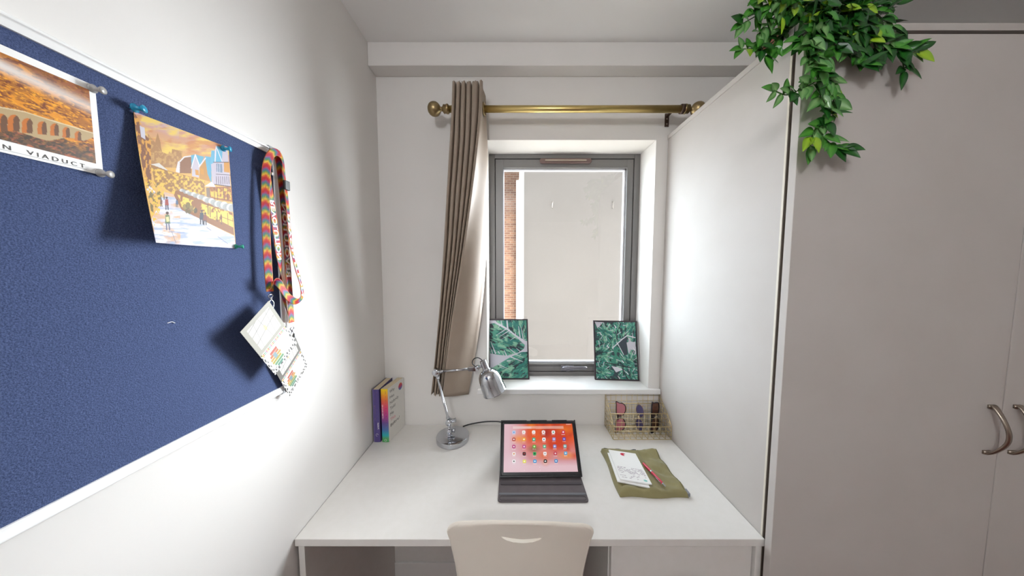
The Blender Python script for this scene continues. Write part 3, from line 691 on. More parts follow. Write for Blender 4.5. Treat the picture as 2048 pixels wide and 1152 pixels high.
# ---- lanyards
RB = ['#c8202c', '#d8402c', '#e8742a', '#eebc38', '#b9a83a', '#5b9a58', '#4d7f86', '#6c6b9a', '#b03a78', '#c8202c']
def ribbon(name, ctrl, width, parent, back=None):
    """ctrl: (u, v, X, angle) - angle turns the flat width away from the board plane"""
    pts = []; ang = []
    for u, v, X, a in ctrl: pts.append(onX(u, v, X)); ang.append(a)
    P = spline(pts, 16); A = spline([(a, 0, 0) for a in ang], 16); nW = 10; b = MB(); colr = []; d = 0; frames = []
    for i, p in enumerate(P):
        t = (P[min(i + 1, len(P) - 1)] - P[max(i - 1, 0)]).normalized(); n_ = Vector((1, 0, 0)); n_ = (n_ - t * n_.dot(t)).normalized(); w_ = t.cross(n_).normalized()
        a = A[i].x; wd = w_ * math.cos(a) + n_ * math.sin(a); 
        if i: d += (p - P[i - 1]).length
        frames.append((p, wd, d, t.cross(wd).normalized()))
        for k in range(nW + 1):
            s = (k / nW - .5); b.v.append(tuple(p + wd * s * width))
            ph = (d + abs(s) * width * .9) / .030; c = tuple(q_ * .72 for q_ in (lin(RB[int((ph % 1) * len(RB))]) if abs(s) < .47 else lin('#c9703a'))); colr.append((*c, 1))
    b.f = [(j * (nW + 1) + i, j * (nW + 1) + i + 1, (j + 1) * (nW + 1) + i + 1, (j + 1) * (nW + 1) + i) for j in range(len(P) - 1) for i in range(nW)]
    o = put(name, b, V_RIBBON, parent, smooth=True, thick=.0008, colors=colr)
    return o, frames
def ribbon_text(frames, s, d0, d1, part, width, flip=1):
    vs, fs = text_mesh(s, .03); xs = [v[0] for v in vs]; x0, x1 = min(xs), max(xs); b = MB()
    def at(d):
        for i in range(len(frames) - 1):
            if frames[i + 1][2] >= d: break
        a, c = frames[i], frames[i + 1]; t = (d - a[2]) / max(1e-9, c[2] - a[2]); return a[0].lerp(c[0], t), a[1].lerp(c[1], t), a[3].lerp(c[3], t)
    out = []
    for x, y, z in vs:
        p, wd, nn = at(d0 + (d1 - d0) * (x - x0) / (x1 - x0)); nn = nn if nn.x > 0 else -nn
        out.append(p + wd * flip * (y - .35) / .7 * width + nn * .0009)
    b.add(out, fs); sub('lettering', b, M['white_ink'], part)
def clip(u, v, X, parent, s=1.0):
    p = onX(u, v, X); b = MB().tube([p + Vector((.002 * math.sin(a) * .5, .006 * s * math.cos(a), .004 * s * math.sin(a))) for a in [2 * PI * k / 20 for k in range(20)]], .0011 * s, 8, closed=True)
    b.lathe(p + Vector((0, 0, -.003)), (0, 0, -1), [(0, .002), (.003, .003), (.005, .0022), (.007, .0015)], 14)
    b.tube(spline([p + Vector((0, 0, -.009)), p + Vector((.001, .006 * s, -.016)), p + Vector((.001, .005 * s, -.026)), p + Vector((.001, 0, -.030)), p + Vector((.001, -.005 * s, -.024)), p + Vector((0, -.004 * s, -.014))], 6, True), .0014 * s, 8, closed=True)
    put('metal_clip', b, M['steel'], parent, smooth=True)
LW = .0185
p = onX(541, 585, -.578)
la = thing('lanyard', p, 'rainbow chevron lanyard at the board corner, its left strand ending in clip', 'lanyard', 'lanyards on the pinboard corner')
LA = [(540, 583, -.580, .2), (537, 545, -.581, .3), (533, 480, -.582, .35), (531, 410, -.583, .4), (532, 350, -.583, .5), (536, 322, -.582, .3), (545, 306, -.580, .1), (556, 306, -.579, .1), (565, 320, -.580, .4), (569, 350, -.580, .5), (574, 400, -.580, .35), (578, 450, -.580, .3), (583, 495, -.578, .35), (592, 535, -.574, .3), (602, 568, -.570, .3), (604, 592, -.568, .3), (594, 603, -.566, .5), (580, 597, -.565, .2), (569, 584, -.565, .0), (561, 571, -.566, .2), (552, 562, -.568, .7), (545, 565, -.572, 1.0), (541, 578, -.577, .6)]
so_, fr = ribbon('strap', LA, LW * .93, la); TOT = fr[-1][2]
def dist_at(fr, u, v, X):
    q = onX(u, v, X); return min(fr, key=lambda f: (f[0] - q).length)[2]
ribbon_text(fr, 'REVOLUTION', dist_at(fr, 577, 430, -.580), dist_at(fr, 604, 592, -.568), so_, .011, 1)
clip(541, 592, -.579, la)
b = MB(); pb2 = onX(573, 371, -.5775); b.box((pb2.x - .0035, pb2.y - .008, pb2.z - .012), (pb2.x + .0035, pb2.y + .008, pb2.z + .012)); put('buckle', b, M['black'], la, bevel=.002)
p = onX(583, 655, -.586)
lb = thing('lanyard', p, 'second rainbow chevron lanyard, straighter and hanging lower over the white frame', 'lanyard', 'lanyards on the pinboard corner')
LB = [(583, 645, -.5865, .0), (581, 610, -.586, .0), (577, 550, -.5865, .0), (572, 480, -.5875, .0), (568, 420, -.5885, .1), (563, 360, -.5895, .2), (558, 322, -.589, .3), (550, 309, -.5865, .2), (541, 313, -.5865, .2), (537, 335, -.5880, .4), (539, 370, -.5885, .2), (545, 415, -.5885, .05), (551, 460, -.5885, .0), (557, 505, -.5890, .0), (561, 540, -.589, .5), (562, 560, -.589, 1.0), (566, 590, -.5885, 1.1), (579, 640, -.5885, .6)]
sb_, fr2 = ribbon('strap', LB, LW, lb)
ribbon_text(fr2, 'REVOLUTION', dist_at(fr2, 577, 555, -.5865), dist_at(fr2, 567, 410, -.5885), sb_, .012, 1)
ribbon_text(fr2, 'REVOLUTION', dist_at(fr2, 543, 400, -.5885), dist_at(fr2, 559, 520, -.589), sb_, .012, 1)
clip(584, 657, -.587, lb)
la['group'] = lb['group'] = 'lanyards on the pinboard corner'

# ---- festival cards (map half and print half; the square code is left out)
def card_paint(q, dv, dark, seedn):
    c = Paint(220, 220, q, '#f4efe8')
    return c
def make_card(name, quad, Xs, split, bord, inner, label, seed):
    """quad TL,TR,BR,BL in crop units (5.233 px per photo px, origin 480,580); split runs between the two given points"""
    cp = Paint(260, 260, quad, '#f3efe8'); s, t = cp.s, cp.t
    f = split                                     # fraction of t where the map half ends
    # zebra border over everything
    edge = (s < .07) | (s > .93) | (t < .08); z = np.sin(60 * s + 9 * vnoise(s * 5, t * 5, seed)) * np.sin(55 * t + 8 * vnoise(s * 4 + 7, t * 4, seed + 1))
    cp.blend((edge & (z > .15)).astype(float), '#54504c')
    top = t > f; cp.blend(top.astype(float), bord)
    inn = top & (s > .12) & (s < .90) & (t > f + .06) & (t < .93); cp.blend(inn.astype(float), inner)
    for k, (a, c0, c1) in enumerate(((.0, .30, .012), (.0, .55, .012), (.0, .75, .010))): cp.blend((inn & (abs(t - (f + (1 - f) * c0 + .16 * s)) < .006)).astype(float), '#8b8780')
    for x0, sl in ((.28, .25), (.52, -.2), (.72, .18), (.86, .1)): cp.blend((inn & (abs(s - (x0 + sl * (t - .75))) < .0055)).astype(float), '#8b8780')
    d = np.hypot(s - .52, t - (f + (1 - f) * .5)); cp.blend((inn & (d < .05)).astype(float) * .7, '#e6c07a')
    for k in range(26):                            # coloured strip of small marks at the fold
        x = .05 + .9 * k / 25; cp.blend(((abs(s - x) < .012) & (t < f - .005) & (t > f - .055)).astype(float), ['#e3c04a', '#d66a3a', '#6fa66a', '#8aa0a0', '#c65a7a'][k % 5])
    # stacked block emblem
    cols_ = ['#c8503c', '#d6703a', '#d9a03a', '#b9a83c', '#5d9a66', '#4e8f7a']
    for k in range(6):
        x0 = .16 + (.05 if k in (0, 5) else 0) - (.03 if k in (2, 3) else 0); x1 = .46 + (.04 if k in (2, 4) else 0) - (.05 if k == 5 else 0); y1 = f - .11 - .052 * k
        cp.blend(((s > x0) & (s < x1) & (t < y1) & (t > y1 - .045)).astype(float), cols_[k]); cp.blend(((s > x0) & (s < x1) & (t < y1 - .012) & (t > y1 - .033) & (np.sin(130 * s + k) > .1)).astype(float) * .7, '#6e6a4e')
    cp.blend(((s > .26) & (s < .36) & (t < f - .17) & (t > f - .27)).astype(float), '#7f9aa0')
    P = [onX(480 + x / 5.233, 580 + y / 5.233, X) for (x, y), X in zip(quad, Xs)]
    b = cp.mesh(bil(*P)); o = put(name, b, V_MATTE, colors=cp.colors() * np.array([.78, .78, .78, 1]), recalc=False, thick=.0006); tag(o, label, 'card'); return o
make_card('festival_card', [(0, 441), (300, 112), (597, 556), (368, 890)], (-.566, -.574, -.577, -.569), .46, '#a8a395', '#ebe5dc', 'pale square map card hanging point-up from the left lanyard clip', 3)
make_card('festival_card', [(330, 790), (562, 450), (706, 790), (520, 1112)], (-.592, -.5875, -.588, -.590), .50, '#77726a', '#e8e2da', 'darker-bordered map card partly behind the first, on the lower lanyard', 5)

# ================================================================== BOOKS
def book(name, x0, x1, y0, y1, ztop, rot, label):
    t = thing(name, ((x0 + x1) / 2, (y0 + y1) / 2, DZ + .0005), label, 'book', 'paperbacks in the desk corner'); t.rotation_euler = (0, 0, 0); return t
def bk(x0, x1, y0, y1, z1, sh, cover, spinepaint, label):
    """sh: sideways shift of the back end (books stand a little askew)"""
    t = thing('paperback_book', ((x0 + x1) / 2, (y0 + y1) / 2, DZ + .0005), label, 'book', 'paperbacks in the desk corner')
    Z0 = DZ + .0006
    def P(x, y, z): return Vector((x + sh * (y - y0) / (y1 - y0), y, z))
    c = .0006
    def slab(xa, xb, ya, yb, za, zb):
        m = MB(); m.add([P(xa, ya, za), P(xb, ya, za), P(xb, yb, za), P(xa, yb, za), P(xa, ya, zb), P(xb, ya, zb), P(xb, yb, zb), P(xa, yb, zb)], [(0,3,2,1),(4,5,6,7),(0,1,5,4),(1,2,6,5),(2,3,7,6),(3,0,4,7)]); return m
    b = slab(x0, x0 + c, y0, y1, Z0, z1); b.add(*(lambda m: (m.v, m.f))(slab(x1 - c, x1, y0, y1, Z0, z1)))
    put('cover', b, cover, t)
    put('pages', slab(x0 + c, x1 - c, y0 + .002, y1 - .002, Z0 + .001, z1 - .002), M['pages'], t)
    sp = spinepaint; m = sp.mesh(lambda s, tt: (x0 + (x1 - x0) * s, y0 - .0004 - .0012 * np.sin(PI * s), Z0 + (z1 - Z0) * tt))
    spo = put('spine', m, V_SPINE, t, colors=sp.colors(), recalc=False, thick=.0006, smooth=True)
    return t, spo, P
purple = mat('purple_cover', '#4b3f78', .4); whitecov = mat('white_cover', '#e6e3dc', .4)
sp1 = Paint(12, 90, None, '#574a86'); sp1.blend((sp1.s < .12).astype(float), '#7a70a0')
t1, s1, P1 = bk(-.6025, -.574, 1.155, 1.287, .986, .0, purple, sp1, 'purple paperback with gold spine title, standing against the left wall')
b = MB(); text_on(b, 'The 7 Habits of Highly Effective People', (-.5925, 1.1532, .976), (0, 0, -1), (1, 0, 0), .0085, .130)
sub('gold_title', b, M['gold_ink'], s1)
b = MB(); text_on(b, 'Stephen R.', (-.5835, 1.1532, .838), (0, 0, -1), (1, 0, 0), .0052, .030, bold=.03); text_on(b, 'COVEY', (-.5905, 1.1532, .832), (0, 0, -1), (1, 0, 0), .0045, .020, bold=.03); sub('author_name', b, M['white_ink'], s1)
b = MB().tube([(-.5875 + .0045 * math.cos(a), 1.1532, .783 + .006 * math.sin(a)) for a in [2 * PI * k / 16 for k in range(14)]], .0006, 5); sub('publisher_mark', b, M['white_ink'], s1)
sp2 = Paint(14, 120, None, '#ffffff')
stops = [(0, '#4fa05a'), (.07, '#58a866'), (.13, '#28b0b8'), (.22, '#4a78b0'), (.36, '#6a4f92'), (.5, '#b03a86'), (.64, '#d9406e'), (.78, '#e2663c'), (.88, '#eb9a28'), (1, '#f2d21c')]
for (a, ca), (c_, cb_) in zip(stops[:-1], stops[1:]):
    m_ = (sp2.t >= a) & (sp2.t <= c_ + 1e-6); f_ = np.clip((sp2.t - a) / (c_ - a), 0, 1)[..., None]; cc = np.array(lin(ca)) * (1 - f_) + np.array(lin(cb_)) * f_; sp2.c = np.where(m_[..., None], cc, sp2.c)
t2, s2, P2 = bk(-.5660, -.5365, 1.155, 1.287, .988, .018, whitecov, sp2, 'white paperback with rainbow spine asking why nobody told me this before')
b = MB(); text_on(b, 'Why Has Nobody Told Me This Before?', (-.5525, 1.1532, .978), (0, 0, -1), (1, 0, 0), .0085, .155); sub('spine_title', b, mat('wine_ink', '#7c2450', .6), s2)
b = MB(); text_on(b, 'DR JULIE SMITH', (-.5625, 1.1532, .918), (0, 0, -1), (1, 0, 0), .0050, .062, bold=.01); sub('spine_author', b, M['white_ink'], s2); b = MB().tube([(-.551 + .004 * math.cos(a), 1.1532, .759 + .005 * math.sin(a)) for a in [2 * PI * k / 14 for k in range(15)]], .0006, 5); sub('publisher_mark', b, M['white_ink'], s2)
r_ = (P2(-.5365, 1.287, .8) - P2(-.5365, 1.155, .8)).normalized()
cv = t2.children[0]
for k, wd_ in enumerate(('Why', 'Has', 'Nobody', 'Told', 'Me', 'This', 'Before?')):
    z = .9625 - .0253 * k; tgt = MB()
    text_on(tgt, wd_, P2(-.5365, 1.168, z) + Vector((.0006, 0, 0)), r_, (0, 0, 1), .0135, {'Why': .038, 'Has': .034, 'Nobody': .068, 'Told': .040, 'Me': .027, 'This': .040, 'Before?': .073}[wd_], bold=-.004)
    sub('title_word', tgt, M['pink_ink'] if wd_ == 'This' else M['ink'], cv)
dp = Paint(26, 26, None, '#c83a50')
for (a, c_) in ((.0, '#4a7ab0'), (.35, '#7a4f92'), (.55, '#c8305a'), (.82, '#e08a30')): dp.blend((dp.t > a).astype(float), c_)
ring = MB(); colr = []
for j in range(26):
    for i in range(26): pass
cen = P2(-.5365, 1.2535, .958) + Vector((.0007, 0, 0)); vs = [cen]; cs = [(*lin('#c8305a'), 1)]
for q_ in (.5, 1):
    for k in range(28):
        a = 2 * PI * k / 28; vs.append(cen + r_ * (.0165 * q_ * math.cos(a)) + Vector((0, 0, .0165 * q_ * math.sin(a)))); h_ = q_ * math.sin(a); cs.append((*lin('#e0702c' if h_ > .55 else '#c8305a' if h_ > -.1 else '#7a4a92' if h_ > -.55 else '#3f86b8'), 1))
ring.add(vs, [(0, 1 + k, 1 + (k + 1) % 28) for k in range(28)] + [(1 + k, 29 + k, 29 + (k + 1) % 28, 1 + (k + 1) % 28) for k in range(28)])
sub('round_sticker', ring, V_SPINE, cv, colors=cs)

# ================================================================== DESK LAMP
LYY = 1.172; LX = -.262
lp = thing('desk_lamp', (LX, LYY, DZ), 'polished chrome jointed desk lamp with bell shade on round base', 'lamp')
put('base', MB().lathe((LX, LYY, DZ + .0003), (0, 0, 1), [(0, .069), (.002, .0715), (.019, .0715), (.0215, .0705), (.0225, .068), (.0235, .01)], 64), M['steel'], lp, smooth=False, bevel=.0006)
def L(x, z): return Vector((x, LYY, z))
b = MB(); bx = -.276
b.lathe(L(bx, .7735), (0, 0, 1), [(0, .016), (.002, .016), (.004, .009), (.010, .008)], 24)
b.lathe(L(bx, .790) + Vector((0, -.014, 0)), (0, 1, 0), [(0, .008), (.002, .0105), (.026, .0105), (.028, .008)], 24)
b.lathe(L(bx, .800), (0, 0, 1), [(0, .007), (.005, .0095), (.010, .006), (.014, .0095), (.018, .0065), (.03, .0065)], 20)
b.lathe(L(bx - .002, .833) + Vector((0, -.016, 0)), (0, 1, 0), [(0, .009), (.002, .0125), (.028, .0125), (.030, .009)], 24)
b.lathe(L(bx - .002, .833), (1, 0, .25), [(0, .007), (.018, .008), (.026, .0065), (.028, .010), (.031, .010)], 16)
b.lathe(L(bx, .790), (1, 0, .2), [(0, .006), (.016, .007), (.020, .010), (.023, .010)], 16)
put('lower_joint', b, M['steel'], lp, smooth=True, bevel=.0005)
put('lower_arm', MB().tube([L(-.280, .842), L(-.2825, .853), L(-.284, .858), L(-.3265, 1.040)], [.008, .008, .0055, .0050], 20), M['steel'], lp, smooth=True)
b = MB().lathe(L(-.3295, 1.056) + Vector((0, -.016, 0)), (0, 1, 0), [(0, .007), (.001, .0125), (.003, .0155), (.026, .0155), (.029, .0125), (.031, .007)], 32)
b.lathe(L(-.3295, 1.056) + Vector((0, -.0175, 0)), (0, 1, 0), [(0, .0045), (.002, .005)], 20)
b.lathe(L(-.3225, 1.042), (-.22, 0, -1), [(0, .0075), (.006, .0085), (.009, .006), (.012, .0085), (.015, .0055)], 18)
b.lathe(L(-.316, 1.058), (1, 0, .085), [(0, .0075), (.006, .0085), (.009, .006), (.012, .0085), (.016, .0055)], 18)
put('elbow_joint', b, M['steel'], lp, smooth=True, bevel=.0005)
put('upper_arm', MB().tube([L(-.305, 1.0595), L(-.185, 1.0705)], .0050, 20), M['steel'], lp, smooth=True)
b = MB(); b.box((-.190, LYY - .008, 1.062), (-.158, LYY + .008, 1.080)); b.lathe(L(-.150, 1.076) + Vector((0, -.012, 0)), (0, 1, 0), [(0, .006), (.002, .0095), (.022, .0095), (.024, .006)], 24)
b.tube([L(-.150, 1.076), L(-.128, 1.083)], .0055, 14)
put('head_hinge', b, M['steel'], lp, bevel=.001)
b = MB().tube(spline([L(-.158, 1.080), L(-.172, 1.094), L(-.168, 1.112), L(-.150, 1.120), L(-.133, 1.112), L(-.130, 1.105)], 8), .0022, 8); put('inner_wire', b, M['black'], lp, smooth=True)
ax = Vector((.37, 0, -1)).normalized(); top = L(-.1275, 1.108)
b = MB().lathe(top, ax, [(0, .0125), (.001, .0140), (.038, .0145), (.040, .0165), (.043, .0165)], 32); put('lamp_neck', b, M['steel'], lp, bevel=.0006)
o_ = [(.043, .016), (.047, .026), (.055, .036), (.066, .043), (.082, .0475), (.110, .0500), (.145, .0515), (.148, .0530), (.151, .0530), (.151, .0515)]
prof_s = o_ + [(h, r - .0018) for h, r in o_[6::-1]]
b = MB().lathe(top, ax, prof_s[:-1] + [(.046, .014)], 56); put('lamp_shade', b, M['steel'], lp, smooth=True)
b = MB().lathe(top, ax, [(.047, .012), (.065, .012), (.075, .018), (.095, .027), (.110, .026), (.122, .016), (.125, .004)], 24); put('light_bulb', b, M['paper'], lp, smooth=True)

pts = [onZ(928, 853, DZ + .004)] + [Vector(p) for p in ((-.20, 1.283, .757), (-.13, 1.284, .768), (-.06, 1.284, .768), (-.03, 1.270, .760), (.02, 1.22, .754), (.07, 1.19, .7535), (.085, 1.17, .7535))]
pts[0] = Vector((-.235, 1.268, .7535))
tag(put('power_cable', MB().tube(spline(pts, 8), .0028, 10), M['black'], smooth=True), 'thin black cable lying along the back of the desk, lamp to tablet', 'cable')

# ================================================================== TABLET AND FOLIO CASE
TXc = .104; TW = .292
A = Vector((0, .938, .758)); Bv = Vector((0, 1.054, .886)); up_ = (Bv - A); TH = up_.length + .012; up_.normalize(); nrm = Vector((0, -up_.z, up_.y))   # nrm faces the viewer
rt = Vector((math.cos(.012), math.sin(.012), 0)); org = Vector((TXc, .938, .7595))
def T(a, h, d=0): return org + rt * a + up_ * h + nrm * d
def slabT(a0, a1, h0, h1, d0, d1, r=0, nn=6):
    P = []
    if r:
        for cx_, cy_, s0 in ((a1 - r, h1 - r, 0), (a0 + r, h1 - r, PI / 2), (a0 + r, h0 + r, PI), (a1 - r, h0 + r, 1.5 * PI)):
            for k in range(nn + 1): t = s0 + PI / 2 * k / nn; P.append(T(cx_ + r * math.cos(t), cy_ + r * math.sin(t), d0))
    else: P = [T(a0, h0, d0), T(a1, h0, d0), T(a1, h1, d0), T(a0, h1, d0)]
    return MB().prism(P, nrm * (d1 - d0))
tb = thing('tablet', org, 'black tablet showing coloured app icons on an orange wallpaper, propped up', 'tablet')
put('tablet_body', slabT(-TW / 2 + .003, TW / 2 - .003, .006, TH - .003, -.004, .0025, .008), M['black'], tb, bevel=.0008)
q = [(252, 183), (1020, 180), (1081, 748), (248, 756)]
ps = Paint(330, 210, q, '#cf8a8c')
ps.blend(np.clip((ps.X - 250) / 300, 0, 1) * np.clip((560 - ps.Y) / 200, 0, 1), '#e0561c')
ps.blend(np.clip((520 - ps.X) / 220, 0, 1) * .9, '#e0bcc6'); ps.noise(160, 140, '#c23a12', .5, .66, 41, mask=np.clip((ps.X - 480) / 200, 0, 1) * (ps.Y < 620)); ps.disc(850, 400, 190, '#cf3a10', ry=170, soft=.8); ps.disc(720, 290, 70, '#a01c0c', ry=90, soft=.9); ps.disc(560, 200, 60, '#e87818', ry=50, soft=.9); ps.disc(590, 480, 90, '#7e5c34', ry=60, soft=.9, a=.9); ps.disc(960, 560, 140, '#e88a34', ry=60, soft=1); ps.disc(700, 560, 120, '#e07040', ry=80, soft=1); ps.disc(420, 360, 110, '#ee9444', ry=70, soft=1); ps.disc(950, 250, 130, '#e4701c', ry=70, soft=1)
ps.blend(np.clip((ps.Y - 600) / 80, 0, 1), '#e0bcc4'); ps.disc(720, 640, 60, '#e0906a', ry=60, soft=1, a=.7); ps.disc(1050, 560, 60, '#d03c20', ry=60, soft=1, a=.8)
ps.disc(380, 640, 180, '#e2c6ce', ry=140, soft=1)
ps.poly([(350, 210), (922, 208), (926, 240), (350, 240)], '#f2d0c0', .45); ps.poly([(350, 210), (560, 210), (560, 240), (350, 240)], '#e8dadf', .4)
ic = [[(362, 282, '#b8cdea', '#7a9ad0'), (473, 281, '#f3eef0', '#d8c8b0'), (586, 281, '#f4efee', '#d8cfc4'), (697, 281, '#f3eeee', '#d88a7a'), (808, 281, '#f4f2f2', '#4a9a78'), (920, 280, '#c8285a', '#f6f2f2')],
      [(362, 366, '#b03028', '#f2ecec'), (476, 366, '#f0a818', '#f6eee0'), (588, 366, '#20a884', '#e8f4f0'), (702, 366, '#f2f2f4', '#208aa0'), (815, 364, '#9088c0', '#e0dcf0'), (929, 363, '#5848a0', '#c0a8e8')],
      [(362, 452, '#b8307a', '#f2e4ec'), (478, 452, '#c03a8a', '#f2dce8'), (593, 451, '#58a830', '#dff0c8'), (708, 450, '#48b088', '#e4f4ec'), (823, 449, '#7a80c0', '#f0f0f6'), (938, 448, '#70a8a8', '#f0f4f4')],
      [(364, 538, '#f2ece6', '#d07830'), (480, 537, '#240c10', '#a01824'), (597, 536, '#18a858', '#0c3c24'), (713, 535, '#f2f2f2', '#b0a8a8'), (830, 533, '#c02c48', '#f0dcdc'), (945, 531, '#48a0d0', '#d8ecf4')],
      [(364, 626, '#f0eeee', '#404040'), (482, 627, '#e8e050', '#f6f4d0'), (600, 625, '#3898d0', '#e0f0f8'), (717, 624, '#181418', '#f0f0f0'), (837, 622, '#3c88c0', '#e0ecf4')]]
for row in ic:
    for (x, y, c0, c1) in row:
        d = ((np.abs(ps.X - x) / 19) ** 3.4 + (np.abs(ps.Y - y) / 21) ** 3.4) < 1; ps.blend(d.astype(float), c0); ps.disc(x, y, 9, c1, ry=9)
        ps.blend(((np.abs(ps.X - x) < 19) & (np.abs(ps.Y - y - 31) < 3.2) & (np.sin(ps.X * .9) > -.4)).astype(float) * .75, '#f4eeee')
ps.blend(((np.abs(ps.X - 980) < 28) & (np.abs(ps.Y - 188) < 3) & (np.sin(ps.X * .8) > -.3)).astype(float) * .8, '#ffffff')
for x in (655, 660): ps.disc(x, 695 if x == 655 else 730, 4, '#f6eeee')
for x in (482, 850): ps.disc(x, 730, 4, '#efe0e4')
hw = TW / 2 - .0115; put('screen', ps.mesh(lambda s, t: tuple(np.array([T(0, 0, .0027)[i] + rt[i] * (-hw + 2 * hw * s) + up_[i] * (.0155 + (TH - .0255) * t) for i in range(3)]))), V_SCREEN, tb, colors=ps.colors(), recalc=False)
put('front_camera', MB().lathe(T(0, TH - .0065, .0025), nrm, [(0, .0018), (.0003, .0016)], 12), M['folio_edge'], tb)

fc = thing('tablet_case', (TXc, .94, DZ), 'dark grey folio case holding the tablet, its flap folded flat in front', 'tablet case')
def fl(x0, x1, y0, y1, z0, z1): return MB().box((x0, y0, z0), (x1, y1, z1))
def rslab(x0, x1, y0, y1, z0, z1, r):
    P = []
    for cx_, cy_, s0 in ((x1 - r, y1 - r, 0), (x0 + r, y1 - r, PI / 2), (x0 + r, y0 + r, PI), (x1 - r, y0 + r, 1.5 * PI)):
        for k in range(7): t = s0 + PI / 2 * k / 6; P.append((cx_ + r * math.cos(t), cy_ + r * math.sin(t), z0))
    return MB().prism(P, (0, 0, z1 - z0))
put('base_flap', rslab(-.046, .249, .840, 1.135, DZ + .0003, DZ + .005, .010), M['folio'], fc, bevel=.001)
put('stop_ridge', rslab(-.040, .243, .9085, .9185, DZ + .005, DZ + .0072, .003), M['folio_edge'], fc, bevel=.0008)
put('support_ridge', rslab(-.043, .246, .8655, .8740, DZ + .005, DZ + .0064, .003), mat('grey_elastic', '#686a70', .6), fc, bevel=.0006)
e_ = MB(); P_ = []
for cx_, cy_, s0 in ((.243 - .008, .861 - .007, 0), (-.041 + .008, .861 - .007, PI / 2), (-.041 + .008, .845 + .007, PI), (.243 - .008, .845 + .007, 1.5 * PI)):
    for k in range(7): t = s0 + PI / 2 * k / 6; P_.append((cx_ + .007 * math.cos(t), cy_ + .007 * math.sin(t), DZ + .0053))
put('stitched_seam', e_.tube(P_, .0008, 6, closed=True), M['folio_edge'], fc)
b = slabT(-TW / 2 - .002, TW / 2 + .002, 0, TH + .004, -.010, -.0045, .010)
put('back_shell', b, M['folio_edge'], fc, bevel=.001)
b = MB()
for a0, a1, h0, h1 in ((-TW / 2 - .002, -TW / 2 + .0025, 0, TH + .004), (TW / 2 - .0025, TW / 2 + .002, 0, TH + .004), (-TW / 2, TW / 2, 0, .0055), (-TW / 2, -.045, TH - .0025, TH + .004), (-.030, .035, TH - .0025, TH + .004), (.055, .115, TH - .0025, TH + .004)):
    m = slabT(a0, a1, h0, h1, -.0045, .0042); b.add(m.v, m.f)
put('shell_rim', b, M['black'], fc, bevel=.0012)
pA = T(0, TH * .55, -.0103); yb = 1.132
P_ = [(-.040, pA.y, pA.z), (-.040, pA.y + .003, pA.z + .003), (-.040, yb, DZ + .009), (-.040, yb - .005, DZ + .0055)]
put('rear_support', MB().prism(P_, (.283, 0, 0)), M['folio'], fc)

# ================================================================== PICTURE FRAMES ON THE SILL
def picture(name, BL, BR, TR, TL, pnt, label):
    BL, BR, TR, TL = map(Vector, (BL, BR, TR, TL)); t = thing(name, (BL + BR) / 2, label, 'picture frame', 'leaf prints on the sill')
    rgt = (BR - BL).normalized(); upv = ((TL + TR) / 2 - (BL + BR) / 2).normalized(); n_ = rgt.cross(upv).normalized()
    if n_.y > 0: n_ = -n_
    W = (BR - BL).length; H = ((TL + TR) / 2 - (BL + BR) / 2).length; fw = .0068
    def Q(a, h, d=0): return BL + rgt * a + upv * h + n_ * d
    def sl(a0, a1, h0, h1, d0, d1): return MB().prism([Q(a0, h0, d0), Q(a1, h0, d0), Q(a1, h1, d0), Q(a0, h1, d0)], n_ * (d1 - d0))
    b = MB()
    for a in ((0, fw, 0, H), (W - fw, W, 0, H), (fw, W - fw, 0, fw), (fw, W - fw, H - fw, H)): m = sl(*a, -.014, 0); b.add(m.v, m.f)
    put('frame', b, M['frame_dark'], t, bevel=.0006)
    put('backing', sl(fw, W - fw, fw, H - fw, -.012, -.006), M['ink'], t)
    put('leaf_print', pnt.mesh(lambda s, tt: tuple(np.array([Q(0, 0, -.0035)[i] + rgt[i] * (fw + (W - 2 * fw) * s) + upv[i] * (fw + (H - 2 * fw) * tt) for i in range(3)]))), V_PRINT, t, colors=pnt.colors(), recalc=False)
    return t
# left print: banana-type leaves with white slits (crop units: 7.2 per photo px, origin 960,620)
p1 = Paint(200, 290, [(122, 163), (688, 163), (692, 985), (128, 990)], '#c9c8d2')
def leafshade(P, m, seed, ang=.3, sc=60):
    P.blend(m, '#4f9c86'); P.noise(sc * 1.4, sc * .5, '#23303c', .46, .60, seed, m, ang); P.noise(sc, sc * .45, '#2c7a70', .5, .62, seed + 1, m, ang); P.noise(sc * 1.2, sc * .6, '#8cc3a4', .55, .7, seed + 2, m * .9, ang)
Lf = [([(122, 215), (200, 205), (290, 240), (400, 310), (520, 400), (655, 520), (640, 570), (560, 625), (470, 650), (380, 672), (250, 660), (122, 640)], 51, .35),
      ([(215, 163), (688, 163), (692, 465), (620, 440), (520, 380), (410, 285), (300, 225), (240, 195)], 61, 1.4),
      ([(150, 850), (260, 790), (400, 710), (530, 650), (600, 620), (692, 615), (692, 985), (290, 990), (200, 920)], 71, -.5)]
for pts, sd, an in Lf:
    m_ = p1.mask(pts); leafshade(p1, m_, sd, an)
p1.line([(122, 430), (300, 480), (480, 530), (650, 545)], 5, '#2b4a44'); p1.line([(122, 436), (300, 487), (480, 537)], 3, '#8fcaa8')
p1.line([(310, 985), (420, 905), (540, 850), (692, 790)], 5, '#2b4a44')
